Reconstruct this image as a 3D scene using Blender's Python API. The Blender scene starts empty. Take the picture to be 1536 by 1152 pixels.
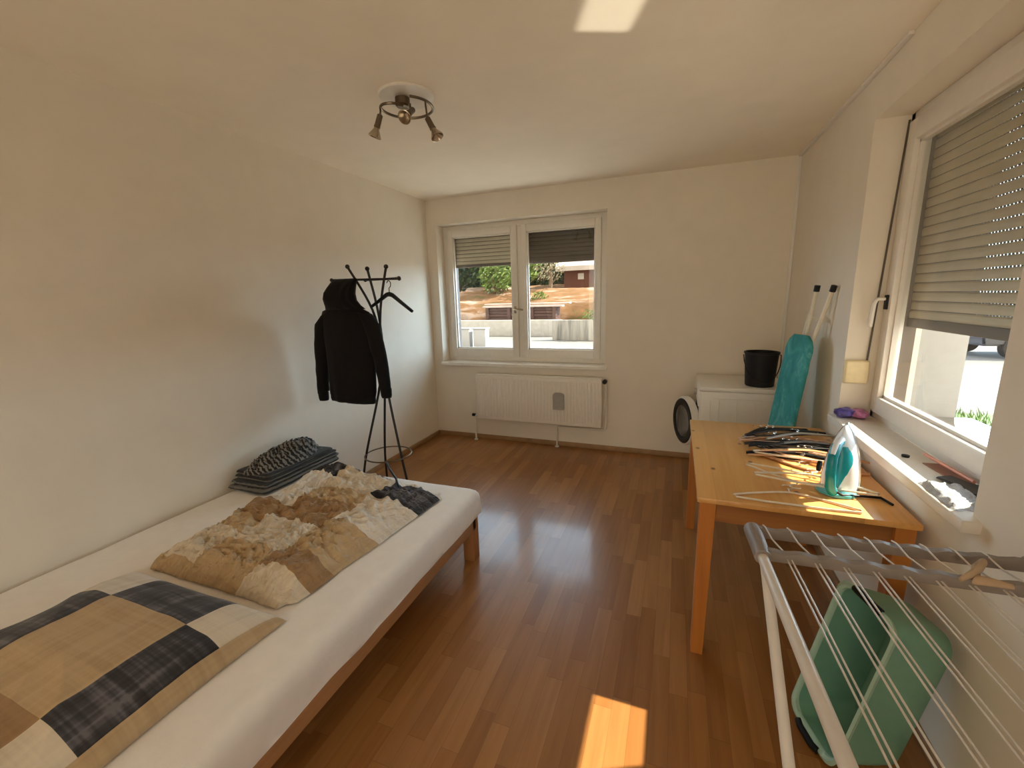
import bpy, bmesh, math, random
from mathutils import Vector, Matrix, noise
random.seed(7)
SC = bpy.context.scene
COL = SC.collection
PI = math.pi

# ------------------------------------------------------------------ room numbers (metres)
D = 4.073      # far wall
W = 3.306      # right wall
H = 2.50       # ceiling
BACK = -2.2   # wall behind the viewer
GZ = -0.50     # ground outside

# ------------------------------------------------------------------ materials
def lin(c):
    return tuple((x/12.92 if x <= .04045 else ((x+.055)/1.055)**2.4) for x in c)

class NT:
    """small helper round a material node tree"""
    def __init__(s, name):
        s.m = bpy.data.materials.new(name); s.m.use_nodes = True
        s.t = s.m.node_tree; s.n = s.t.nodes; s.l = s.t.links
        s.b = s.n['Principled BSDF']; s.o = s.n['Material Output']
    def new(s, typ, **kw):
        n = s.n.new(typ)
        for k, v in kw.items(): setattr(n, k, v)
        return n
    def link(s, a, b): s.l.new(a, b)
    def math(s, op, a, b=None, c=None):
        n = s.new('ShaderNodeMath', operation=op)
        for i, v in enumerate((a, b, c)):
            if v is None: continue
            if isinstance(v, (int, float)): n.inputs[i].default_value = v
            else: s.link(v, n.inputs[i])
        return n.outputs[0]
    def coord(s, which='Object'):
        return s.new('ShaderNodeTexCoord').outputs[which]
    def mapping(s, vec, scale=(1,1,1), rot=(0,0,0), loc=(0,0,0)):
        n = s.new('ShaderNodeMapping'); s.link(vec, n.inputs[0])
        n.inputs['Scale'].default_value = scale; n.inputs['Rotation'].default_value = rot
        n.inputs['Location'].default_value = loc
        return n.outputs[0]
    def noise(s, vec, scale=5, detail=4, rough=.5, dist=0):
        n = s.new('ShaderNodeTexNoise'); s.link(vec, n.inputs['Vector'])
        n.inputs['Scale'].default_value = scale; n.inputs['Detail'].default_value = detail
        n.inputs['Roughness'].default_value = rough; n.inputs['Distortion'].default_value = dist
        return n.outputs['Fac']
    def ramp(s, fac, stops, interp='LINEAR'):
        n = s.new('ShaderNodeValToRGB'); s.link(fac, n.inputs[0])
        cr = n.color_ramp; cr.interpolation = interp
        while len(cr.elements) < len(stops): cr.elements.new(.5)
        for e, (p, c) in zip(cr.elements, stops):
            e.position = p; e.color = (*c, 1)
        return n.outputs[0]
    def mix(s, fac, a, b, blend='MIX'):
        n = s.new('ShaderNodeMix', data_type='RGBA', blend_type=blend)
        for i, v in ((0, fac), (6, a), (7, b)):
            if isinstance(v, (int, float)): n.inputs[i].default_value = v
            elif isinstance(v, tuple): n.inputs[i].default_value = (*v, 1)
            else: s.link(v, n.inputs[i])
        return n.outputs[2]
    def bump(s, h, strength=.3, dist=.01):
        n = s.new('ShaderNodeBump'); s.link(h, n.inputs['Height'])
        n.inputs['Strength'].default_value = strength; n.inputs['Distance'].default_value = dist
        s.link(n.outputs[0], s.b.inputs['Normal'])
    def base(s, c):
        if isinstance(c, tuple): s.b.inputs['Base Color'].default_value = (*c, 1)
        else: s.link(c, s.b.inputs['Base Color'])
    def set(s, rough=.5, metal=0., spec=.5, coat=0., sheen=0.):
        s.b.inputs['Roughness'].default_value = rough; s.b.inputs['Metallic'].default_value = metal
        s.b.inputs['Specular IOR Level'].default_value = spec
        s.b.inputs['Coat Weight'].default_value = coat; s.b.inputs['Coat Roughness'].default_value = .15
        s.b.inputs['Sheen Weight'].default_value = sheen
        return s.m

def plain(name, col, rough=.5, metal=0., spec=.5, coat=0., var=.06, scale=30, bump=0., sheen=0.):
    t = NT(name); v = t.coord()
    f = t.noise(v, scale, 3)
    lo = tuple(max(0, c*(1-var)) for c in col); hi = tuple(min(1, c*(1+var)) for c in col)
    t.base(t.ramp(f, [(.3, lo), (.7, hi)]))
    if bump: t.bump(t.noise(v, scale*4, 3), bump, .004)
    return t.set(rough, metal, spec, coat, sheen)

M = {}
M['paint'] = plain('wall_paint', (.80, .735, .635), .85, spec=.2, var=.02, scale=6, bump=.06)
M['ceiling'] = plain('ceiling_paint', (.90, .825, .71), .9, spec=.2, var=.02, scale=5, bump=.05)
M['frame'] = plain('window_plastic', (.80, .75, .68), .35, var=.02)
M['sill'] = plain('sill_laminate', (.80, .76, .69), .4, var=.04, scale=14)
M['white'] = plain('white_enamel', (.80, .775, .73), .35, var=.02)
M['radiator'] = plain('radiator_enamel', (.80, .75, .68), .45, var=.02)
M['grey_plastic'] = plain('grey_plastic', (.38, .36, .33), .5)
M['black_plastic'] = plain('black_plastic', (.008, .008, .009), .5, spec=.3)
M['black_metal'] = plain('black_metal', (.02, .015, .012), .4, metal=.3)
M['rubber'] = plain('dark_rubber', (.02, .02, .022), .7)
M['chrome'] = plain('brushed_nickel', (.50, .43, .34), .25, metal=1., var=.04)
M['nickel_dark'] = plain('dark_nickel', (.17, .13, .09), .3, metal=1.)
M['sheet'] = plain('white_sheet', (.86, .82, .77), .9, spec=.15, var=.02, scale=20, bump=.15, sheen=.2)
M['sheet_side'] = M['sheet']
M['black_fabric'] = plain('black_jersey', (.011, .0095, .009), .95, spec=.1, scale=60, bump=.3, sheen=.05)
M['rack_white'] = plain('rack_white_coating', (.72, .69, .66), .35, var=.03)
M['rack_grey'] = plain('rack_grey_plastic', (.25, .215, .195), .5, var=.06)
M['mint'] = plain('mint_plastic', (.17, .36, .265), .45, var=.04)
M['mint_rim'] = plain('pale_mint_rim', (.36, .54, .44), .45, var=.04)
M['teal_cover'] = None
M['cream_tube'] = plain('cream_tube', (.80, .74, .60), .35)
M['teal'] = plain('teal_plastic', (.0, .27, .33), .25, var=.08)
M['teal_light'] = plain('pale_teal_plastic', (.12, .52, .58), .3)
M['iron_white'] = plain('iron_white', (.80, .82, .84), .3, var=.02)
M['steel'] = plain('steel', (.6, .6, .6), .25, metal=1.)
M['cream_plastic'] = plain('cream_plastic', (.80, .68, .42), .45)
M['belt'] = plain('belt_webbing', (.13, .11, .09), .9)
M['skirting'] = plain('skirting_wood', (.33, .19, .085), .5, var=.15, scale=12)
M['pale_wire'] = plain('pale_wire', (.78, .70, .58), .35)
M['clear_plastic'] = plain('milky_plastic', (.74, .66, .54), .25)
M['hanger_wood'] = plain('hanger_wood', (.55, .30, .14), .45, var=.2, scale=25)
M['hanger_copper'] = plain('hanger_copper', (.60, .42, .36), .35, var=.1)
M['hanger_grey'] = plain('hanger_grey', (.30, .28, .25), .4)
M['beige_rag'] = plain('beige_cloth', (.50, .37, .25), .95, spec=.1)
M['purple_foil'] = plain('purple_foil', (.09, .07, .32), .3, var=.7, scale=40, bump=.3)
M['pink_foil'] = plain('pink_foil', (.45, .16, .33), .3, var=.6, scale=40)
M['red_pencil'] = plain('red_pencil', (.75, .28, .17), .4)
M['wrap'] = plain('plastic_wrap', (.50, .53, .58), .2, var=.1, scale=50, bump=.6)
M['dark_item'] = plain('dark_card', (.05, .045, .045), .6)
M['brown_paper'] = plain('brown_card', (.35, .18, .13), .7)

def wood(name, c1, c2, c3, scale=(1, 1, 1), plank=None, rough=.4, coat=0., knots=False, axis='y'):
    t = NT(name); v = t.coord()
    sc = {'y': (26, 1.6, 26), 'x': (1.6, 26, 26), 'z': (26, 26, 1.6)}[axis]
    g = t.noise(t.mapping(v, sc), 1.0, 6, .6, .6)
    g2 = t.noise(t.mapping(v, tuple(k*.25 for k in sc)), 1.0, 3, .5, 1.2)
    f = t.math('ADD', t.math('MULTIPLY', g, .55), t.math('MULTIPLY', g2, .45))
    col = t.ramp(f, [(.30, c1), (.5, c2), (.70, c3)])
    if plank:
        sx = t.new('ShaderNodeSeparateXYZ'); t.link(v, sx.inputs[0])
        a = sx.outputs[0] if axis == 'y' else sx.outputs[1]
        idx = t.math('FLOOR', t.math('DIVIDE', a, plank))
        wn = t.new('ShaderNodeTexWhiteNoise', noise_dimensions='1D'); t.link(idx, wn.inputs['W'])
        tint = t.ramp(wn.outputs['Value'], [(0, (.80, .74, .66)), (1, (1.12, 1.08, 1.05))])
        col = t.mix(1., col, tint, 'MULTIPLY')
    if knots:
        vo = t.new('ShaderNodeTexVoronoi', voronoi_dimensions='2D'); t.link(t.mapping(v, (5, 3.2, 0)), vo.inputs['Vector'])
        vo.inputs['Scale'].default_value = 1.
        k = t.ramp(vo.outputs['Distance'], [(.025, (1, 1, 1)), (.06, (0, 0, 0))])
        col = t.mix(t.math('MULTIPLY', k, .85), col, (.10, .03, .008))
    t.base(col)
    t.bump(g, .08, .003)
    return t.set(rough, 0, .5, coat)
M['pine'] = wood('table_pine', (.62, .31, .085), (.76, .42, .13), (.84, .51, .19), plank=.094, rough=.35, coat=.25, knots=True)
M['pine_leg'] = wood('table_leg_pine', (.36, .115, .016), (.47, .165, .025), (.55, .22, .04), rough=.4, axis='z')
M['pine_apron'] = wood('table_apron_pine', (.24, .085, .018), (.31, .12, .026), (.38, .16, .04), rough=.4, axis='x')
M['bed_wood'] = wood('bed_beech', (.34, .155, .062), (.42, .205, .085), (.49, .26, .115), rough=.5)
M['bed_leg'] = wood('bed_leg_beech', (.34, .155, .062), (.42, .205, .085), (.49, .26, .115), rough=.5, axis='z')
M['door_wood'] = plain('door_lacquer', (.75, .70, .62), .4)

def floor_mat():
    t = NT('laminate_floor'); v = t.coord()
    s = t.new('ShaderNodeSeparateXYZ'); t.link(v, s.inputs[0])
    X, Y = s.outputs[0], s.outputs[1]
    row = t.math('FLOOR', t.math('DIVIDE', X, .066))
    w1 = t.new('ShaderNodeTexWhiteNoise', noise_dimensions='1D'); t.link(row, w1.inputs['W'])
    yy = t.math('ADD', t.math('DIVIDE', Y, .46), t.math('MULTIPLY', w1.outputs['Value'], 7.3))
    seg = t.math('FLOOR', yy)
    cb = t.new('ShaderNodeCombineXYZ'); t.link(row, cb.inputs[0]); t.link(seg, cb.inputs[1])
    w2 = t.new('ShaderNodeTexWhiteNoise', noise_dimensions='2D'); t.link(cb.outputs[0], w2.inputs['Vector'])
    base = t.ramp(w2.outputs['Value'], [(0, (.27, .112, .030)), (.5, (.33, .148, .043)), (1, (.39, .188, .062))])
    cb2 = t.new('ShaderNodeCombineXYZ')
    t.link(t.math('MULTIPLY', X, 30), cb2.inputs[0]); t.link(t.math('MULTIPLY', Y, 1.6), cb2.inputs[1])
    t.link(t.math('MULTIPLY', w2.outputs['Value'], 40), cb2.inputs[2])
    g = t.noise(cb2.outputs[0], 1, 5, .6, .5)
    tint = t.ramp(g, [(.3, (.84, .80, .76)), (.7, (1.12, 1.12, 1.12))])
    col = t.mix(1., base, tint, 'MULTIPLY')
    # fine joints
    fx = t.math('FRACT', t.math('DIVIDE', X, .066)); fy = t.math('FRACT', yy)
    j = t.math('ADD', t.math('LESS_THAN', fx, .02), t.math('LESS_THAN', fy, .004))
    j = t.math('MINIMUM', j, 1)
    col = t.mix(t.math('MULTIPLY', j, .45), col, (.09, .045, .018))
    t.base(col)
    m = t.set(.32, 0, .4, .28); t.b.inputs['Coat Roughness'].default_value = .11
    rr = t.ramp(t.noise(v, 3.5, 4), [(.3, (.29,)*3), (.7, (.37,)*3)])
    t.link(rr, t.b.inputs['Roughness'])
    t.bump(g, .03, .002)
    return m
M['floor'] = floor_mat()

def glass_mat():
    t = NT('window_glass'); n = t.n
    n.remove(t.b)
    tr = t.new('ShaderNodeBsdfTransparent'); gl = t.new('ShaderNodeBsdfGlossy')
    tr.inputs[0].default_value = (.97, .98, .97, 1); gl.inputs['Roughness'].default_value = .005
    ge = t.new('ShaderNodeNewGeometry'); dt = t.new('ShaderNodeVectorMath', operation='DOT_PRODUCT')
    t.link(ge.outputs['Incoming'], dt.inputs[0]); t.link(ge.outputs['Normal'], dt.inputs[1])
    k = t.math('POWER', t.math('SUBTRACT', 1., t.math('ABSOLUTE', dt.outputs['Value'])), 5.)
    fr = t.math('ADD', t.math('MULTIPLY', k, .96), .04)      # reflectance of one surface of the pane
    mx = t.new('ShaderNodeMixShader'); t.link(fr, mx.inputs[0])
    t.link(tr.outputs[0], mx.inputs[1]); t.link(gl.outputs[0], mx.inputs[2]); t.link(mx.outputs[0], t.o.inputs[0])
    return t.m
M['glass'] = glass_mat()

def slat_mat(name, col):
    t = NT(name); v = t.coord()
    f = t.noise(v, 9, 3)
    t.base(t.ramp(f, [(.3, tuple(c*.92 for c in col)), (.7, tuple(c*1.06 for c in col))]))
    return t.set(.55)
M['slat'] = slat_mat('shutter_slat', (.56, .49, .37))
M['slat_dark'] = slat_mat('shutter_slat_dark', (.085, .066, .046))  # same slats as shutter_slat in a much darker tone
M['slat_bar'] = slat_mat('shutter_bar', (.11, .085, .07))

def link_mat():
    """punched strip between two shutter slats: rows of small holes"""
    t = NT('shutter_link'); v = t.coord()
    s = t.new('ShaderNodeSeparateXYZ'); t.link(v, s.inputs[0])
    f = t.math('FRACT', t.math('DIVIDE', s.outputs[1], .018))
    hole = t.math('LESS_THAN', f, .30)
    n = t.n; tr = t.new('ShaderNodeBsdfTransparent'); mx = t.new('ShaderNodeMixShader')
    t.base((.10, .085, .06)); t.set(.6)
    t.link(hole, mx.inputs[0]); t.link(t.b.outputs[0], mx.inputs[1]); t.link(tr.outputs[0], mx.inputs[2])
    t.link(mx.outputs[0], t.o.inputs[0])
    return t.m
M['link'] = link_mat()

def patch_mat(name, rough=.9, crease=0.):
    """patchwork bedding: the cell colour is woven into the cloth (face attribute), plaid threads by UV"""
    t = NT(name)
    at = t.new('ShaderNodeAttribute', attribute_name='cloth')
    uv = t.coord('UV'); s = t.new('ShaderNodeSeparateXYZ'); t.link(uv, s.inputs[0])
    pl = None
    for k, ax in ((6.3, 0), (5.1, 1)):
        wv = t.noise(t.mapping(uv, (k*3.2, .6, 1) if ax == 0 else (.6, k*3.2, 1)), 1, 3, .7)
        pl = wv if pl is None else t.math('ADD', pl, wv)
    pl = t.math('MULTIPLY', pl, .5)
    dk = t.ramp(pl, [(.40, (.45, .45, .47)), (.49, (1, 1, 1)), (.53, (1.5, 1.5, 1.55)), (.60, (3.6, 3.6, 3.7))])
    lt = t.ramp(pl, [(.36, (.80, .76, .70)), (.52, (1, 1, 1)), (.66, (1.12, 1.12, 1.10))])
    lum = t.new('ShaderNodeRGBToBW'); t.link(at.outputs['Color'], lum.inputs[0])
    isd = t.math('LESS_THAN', lum.outputs[0], .12)
    pat = t.mix(isd, lt, dk)
    t.base(t.mix(1., at.outputs['Color'], pat, 'MULTIPLY'))
    v = t.coord()
    if crease:
        def rdg(sc, ds): return t.math('SUBTRACT', 1., t.math('MULTIPLY', t.math('ABSOLUTE', t.math('SUBTRACT', t.noise(v, sc, 2, .5, ds), .5)), 5.))
        h_ = t.math('ADD', t.math('MULTIPLY', rdg(13, .8), .6), t.math('MULTIPLY', rdg(27, .6), .4))
        t.bump(h_, crease, .012)
    else: t.bump(t.noise(v, 60, 4), .35, .004)
    return t.set(rough, 0, .2, 0, .15)
M['patch'] = patch_mat('patchwork_cotton')
M['patch_crumpled'] = patch_mat('crumpled_patchwork_cotton', .9, .75)

def stripe_mat(name, c1, c2, freq, axis, dist=2.):
    t = NT(name); v = t.coord()
    w = t.new('ShaderNodeTexWave', wave_type='BANDS', bands_direction=axis)
    t.link(v, w.inputs['Vector']); w.inputs['Scale'].default_value = freq
    w.inputs['Distortion'].default_value = dist; w.inputs['Detail'].default_value = 2; w.inputs['Detail Scale'].default_value = 3
    t.base(t.ramp(w.outputs['Fac'], [(.40, c1), (.62, c2)]))
    t.bump(t.noise(v, 80, 4), .4, .004)
    return t.set(.95, 0, .15, 0, .15)
M['dark_stripe'] = stripe_mat('dark_striped_cotton', (.030, .029, .028), (.15, .145, .135), 16, 'Z', 1.0)
M['dark_stripe2'] = stripe_mat('grey_striped_cotton', (.022, .021, .020), (.23, .215, .195), 17, 'DIAGONAL', 4.0)

def teal_mat():
    t = NT('teal_board_cover'); v = t.coord()
    f = t.noise(t.mapping(v, (7, 7, 5)), 1, 5, .7, 1.0)
    t.base(t.ramp(f, [(.36, (.03, .24, .25)), (.52, (.05, .31, .32)), (.62, (.10, .40, .40)), (.72, (.28, .52, .50))]))
    t.bump(t.noise(v, 20, 3), .3, .01)
    return t.set(.75, 0, .2)
M['teal_cover'] = teal_mat()

def leaf_mat(name, col):
    t = NT(name); v = t.coord()
    f = t.noise(v, 3, 3)
    t.base(t.ramp(f, [(.3, tuple(c*.55 for c in col)), (.7, tuple(min(1, c*1.35) for c in col))]))
    return t.set(.6, 0, .3)
M['leaf_dark'] = leaf_mat('leaf_dark', (.028, .060, .022))
M['leaf_light'] = leaf_mat('leaf_light', (.13, .20, .045))
M['leaf_pale'] = leaf_mat('leaf_pale', (.27, .25, .16))
M['grass'] = leaf_mat('grass', (.10, .16, .04))
M['bark'] = plain('bark', (.13, .09, .06), .9, var=.3, scale=12)
M['road'] = plain('road_asphalt', (.19, .187, .182), .9, spec=.2, var=.12, scale=2)
M['paving'] = plain('bounce_terrace_paving', (.55, .48, .38), .85, var=.1, scale=3)
M['yard'] = plain('bounce_yard_paving', (.62, .575, .50), .9, spec=.2, var=.06, scale=3)
M['concrete'] = None
def streak_mat():
    t = NT('streaked_concrete'); v = t.coord()
    f = t.noise(t.mapping(v, (3.2, 1, .25)), 1, 4, .7, .3)
    t.base(t.ramp(f, [(.36, (.10, .10, .095)), (.48, (.24, .235, .22)), (.6, (.34, .33, .30))]))
    return t.set(.9, 0, .2)
M['concrete'] = streak_mat()
M['pale_concrete'] = plain('pale_concrete', (.42, .41, .385), .9, spec=.2, var=.1, scale=4)
def earth_mat():
    t = NT('terrace_earth'); v = t.coord()
    f = t.noise(t.mapping(v, (.5, .8, 2.5)), 1, 6, .65, .8)
    t.base(t.ramp(f, [(.36, (.10, .09, .04)), (.44, (.18, .098, .048)), (.54, (.21, .125, .070)), (.62, (.30, .235, .19))]))
    t.bump(f, .5, .1)
    return t.set(.95, 0, .1)
M['earth'] = earth_mat()
M['dark_timber'] = wood('dark_timber', (.045, .022, .018), (.075, .038, .032), (.11, .06, .05), rough=.7, axis='x')
M['pale_coping'] = plain('pale_coping', (.42, .35, .32), .8, var=.12, scale=3)
M['barn_red'] = wood('barn_boards', (.075, .025, .018), (.105, .035, .024), (.14, .05, .035), rough=.8, axis='z')
M['roof_pale'] = plain('roof_pale', (.46, .42, .40), .8, var=.1, scale=2)
M['outer_white'] = plain('outer_render', (.36, .36, .36), .9, spec=.2, var=.03)
M['outer_sill'] = plain('outer_sill_metal', (.62, .62, .61), .3, metal=0., var=.02)
M['outer_metal'] = plain('polished_sill_metal', (.42, .40, .36), .05, metal=1., var=.01)
M['car_paint'] = plain('car_paint', (.035, .042, .06), .25, coat=.6)
M['car_glass'] = plain('car_glass', (.05, .06, .07), .08)

# ------------------------------------------------------------------ mesh helpers
class MB:
    def __init__(s): s.bm = bmesh.new(); s.smooth = False
    def box(s, x0, x1, y0, y1, z0, z1, bev=0., seg=2, mat=None):
        r = bmesh.ops.create_cube(s.bm, size=1.)
        vs = r['verts']
        bmesh.ops.scale(s.bm, vec=(abs(x1-x0), abs(y1-y0), abs(z1-z0)), verts=vs)
        if bev:
            es = list({e for v in vs for e in v.link_edges})
            r2 = bmesh.ops.bevel(s.bm, geom=es, offset=bev, segments=seg, affect='EDGES', profile=.5)
            vs = list({v for f in r2['faces'] for v in f.verts} | {v for v in vs if v.is_valid})
            isl = set(vs); todo = list(vs)
            while todo:
                v = todo.pop()
                for e in v.link_edges:
                    o = e.other_vert(v)
                    if o not in isl: isl.add(o); todo.append(o)
            vs = list(isl)
        m = Matrix.Translation(((x0+x1)/2, (y0+y1)/2, (z0+z1)/2))
        if mat is not None: m = mat @ m
        bmesh.ops.transform(s.bm, matrix=m, verts=vs)
        return s
    def hull(s, pts):
        vs = [s.bm.verts.new(p) for p in pts]
        bmesh.ops.convex_hull(s.bm, input=vs)
        return s
    def grid(s, rows, closed_u=False, closed_v=False, flip=False):
        """rows: list of lists of points -> quads"""
        R = [[s.bm.verts.new(p) for p in row] for row in rows]
        n, m = len(R), len(R[0])
        out = []
        for i in range(n if closed_u else n-1):
            for j in range(m if closed_v else m-1):
                a, b = R[i][j], R[i][(j+1) % m]
                c, d = R[(i+1) % n][(j+1) % m], R[(i+1) % n][j]
                q = [a, b, c, d] if not flip else [d, c, b, a]
                try: out.append(s.bm.faces.new(q))
                except ValueError: pass
        return R, out
    def cap(s, ring):
        try: s.bm.faces.new(ring)
        except ValueError: pass
    def loft(s, rings, caps=True):
        R, _ = s.grid(rings, closed_v=True)
        if caps: s.cap(list(reversed(R[0]))); s.cap(R[-1])
        s.smooth = True
        return s
    def tube(s, pts, r, seg=10, caps=True, closed=False, flat=None):
        pts = [Vector(p) for p in pts]; n = len(pts)
        rad = r if isinstance(r, (list, tuple)) else [r]*n
        t0 = (pts[1]-pts[0]).normalized()
        up = Vector((0, 0, 1)) if abs(t0.z) < .9 else Vector((1, 0, 0))
        u = t0.cross(up).normalized(); rings = []
        for i, p in enumerate(pts):
            a = pts[i-1] if (i or closed) else pts[i]; b = pts[(i+1) % n] if (i < n-1 or closed) else pts[i]
            t = (b-a).normalized()
            u = (u - t*u.dot(t)).normalized(); w = t.cross(u)
            k = flat or 1.
            rings.append([p + (u*math.cos(q)*k + w*math.sin(q))*rad[i] for q in (2*PI*j/seg for j in range(seg))])
        R, _ = s.grid(rings, closed_u=closed, closed_v=True)
        if caps and not closed: s.cap(list(reversed(R[0]))); s.cap(R[-1])
        s.smooth = True
        return s
    def lathe(s, prof, seg=32, mat=None, caps=True):
        """prof: list of (r, z)"""
        rings = []
        for r, z in prof:
            rings.append([(mat or Matrix()) @ Vector((r*math.cos(2*PI*j/seg), r*math.sin(2*PI*j/seg), z)) for j in range(seg)])
        return s.loft(rings, caps)
    def ball(s, c, r, seg=12):
        prof = [(max(1e-4, r*math.sin(PI*i/8)), -r*math.cos(PI*i/8)) for i in range(9)]
        return s.lathe(prof, seg, Matrix.Translation(c))

def smooth_by_angle(me, ang=40):
    me.shade_smooth()
    try: me.set_sharp_from_angle(angle=math.radians(ang))
    except Exception: pass

def obj(name, mb, mat, parent=None, local=False, ang=40):
    bm = mb.bm
    bmesh.ops.recalc_face_normals(bm, faces=bm.faces[:])
    if parent is not None and not local:
        inv = parent.matrix_world_built.inverted() if hasattr(parent, 'matrix_world_built') else WM[parent.name].inverted()
        bmesh.ops.transform(bm, matrix=inv, verts=bm.verts[:])
    me = bpy.data.meshes.new(name); bm.to_mesh(me); bm.free()
    o = bpy.data.objects.new(name, me); COL.objects.link(o)
    if mat: me.materials.append(mat)
    smooth_by_angle(me, ang)
    if parent is not None: o.parent = parent; WM[o.name] = WM[parent.name]
    else: WM[o.name] = Matrix()
    return o
WM = {}
def tag(o, label, cat, group=None, kind=None):
    o['label'] = label; o['category'] = cat
    if group: o['group'] = group
    if kind: o['kind'] = kind
    return o
def thing(name, label, cat, loc=(0, 0, 0), rot=(0, 0, 0), group=None):
    o = bpy.data.objects.new(name, None); COL.objects.link(o)
    o.empty_display_size = .05
    o.location = loc; o.rotation_euler = rot
    m = Matrix.Translation(loc) @ o.rotation_euler.to_matrix().to_4x4()
    WM[o.name] = m
    return tag(o, label, cat, group)
def struct(name, mb, mat, parent=None):
    o = obj(name, mb, mat, parent)
    if parent is None: o['kind'] = 'structure'
    return o
def struct_root(name, loc):
    o = bpy.data.objects.new(name, None); COL.objects.link(o); o.location = loc; o.empty_display_size = .05
    WM[o.name] = Matrix.Translation(loc); o['kind'] = 'structure'
    return o
def copy_tree(o, parent=None):
    c = o.copy(); COL.objects.link(c)
    if parent is not None: c.parent = parent
    for ch in list(o.children): copy_tree(ch, c)
    return c
def arc(c, r, a0, a1, n, plane='xz'):
    out = []
    for i in range(n+1):
        a = a0 + (a1-a0)*i/n
        u, v = r*math.cos(a), r*math.sin(a)
        out.append({'xz': (c[0]+u, c[1], c[2]+v), 'xy': (c[0]+u, c[1]+v, c[2]), 'yz': (c[0], c[1]+u, c[2]+v)}[plane])
    return out
def fbm(p, oct=4):
    return noise.fractal(Vector(p), .9, 2.1, oct)
def ridge(p):
    return 1 - 2*abs(noise.noise(Vector(p)))

# ------------------------------------------------------------------ the setting
mb = MB(); mb.box(-.02, W+.02, BACK-.1, D+.02, -.15, 0); struct('floor', mb, M['floor'])
mb = MB(); mb.box(-.3, W+.34, BACK-.3, D+.38, H, H+.2); struct('ceiling', mb, M['ceiling'])
mb = MB(); mb.box(-.3, 0, BACK-.3, D+.37, -.15, H); struct('wall_left', mb, M['paint'])
mb = MB()
for b in ((0, .35, -.15, H), (3.05, W, -.15, H), (.35, 3.05, -.15, .264), (.35, 3.05, 2.30, H)): mb.box(b[0], b[1], BACK-.3, BACK, b[2], b[3])
struct('wall_back', mb, M['paint'])

WX0, WX1, WZ0, WZ1 = .108, 1.855, .835, 2.253        # far window opening
WALL_T = .37
mb = MB()
for b in ((0, WX0, -.15, H), (WX1, W+.3, -.15, H), (WX0, WX1, -.15, WZ0-.035), (WX0, WX1, WZ1, H)):
    mb.box(b[0], b[1], D, D+WALL_T, b[2], b[3])
struct('wall_far', mb, M['paint'])

RY0, RY1, RZ0, RZ1 = 1.545, 2.70, .840, 2.278        # right window opening
mb = MB()
for b in ((BACK-.3, RY0, -.15, H), (RY1, D, -.15, H), (RY0, RY1, -.15, RZ0-.035), (RY0, RY1, RZ1, H)):
    mb.box(W, W+.30, b[0], b[1], b[2], b[3])
struct('wall_right', mb, M['paint'])

def skirting(name, pts):
    mb = MB(); mb.box(*pts, bev=.004); return struct(name, mb, M['skirting'])
skirting('baseboard_far', (.014, W, D-.014, D, 0, .048))
skirting('baseboard_left', (0, .014, BACK, D, 0, .048))
skirting('baseboard_right', (W-.014, W, BACK, D-.014, 0, .048))

# unseen window added behind the viewer to brighten the room
BW0, BW1, BZ0, BZ1 = .35, 3.05, .30, 2.30
wb = struct_root('fill_window', ((BW0+BW1)/2, BACK, BZ0))
mb = MB(); a, b_ = BACK-.16, BACK-.10
for q in ((BW0, BW0+.07, BZ0, BZ1), (BW1-.07, BW1, BZ0, BZ1), (BW0, BW1, BZ0, BZ0+.07), (BW0, BW1, BZ1-.07, BZ1), (1.22, 1.29, BZ0, BZ1), (2.11, 2.18, BZ0, BZ1)): mb.box(q[0], q[1], a, b_, q[2], q[3], .004)
obj('window_frame', mb, M['frame'], wb)
mb = MB(); mb.box(BW0+.04, BW1-.04, BACK-.132, BACK-.128, BZ0+.04, BZ1-.04); obj('glass_pane', mb, M['glass'], wb)
mb = MB(); mb.box(BW0-.02, BW1+.02, BACK-.16, BACK+.03, BZ0-.036, BZ0, .005); obj('window_sill', mb, M['sill'], wb)

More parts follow.
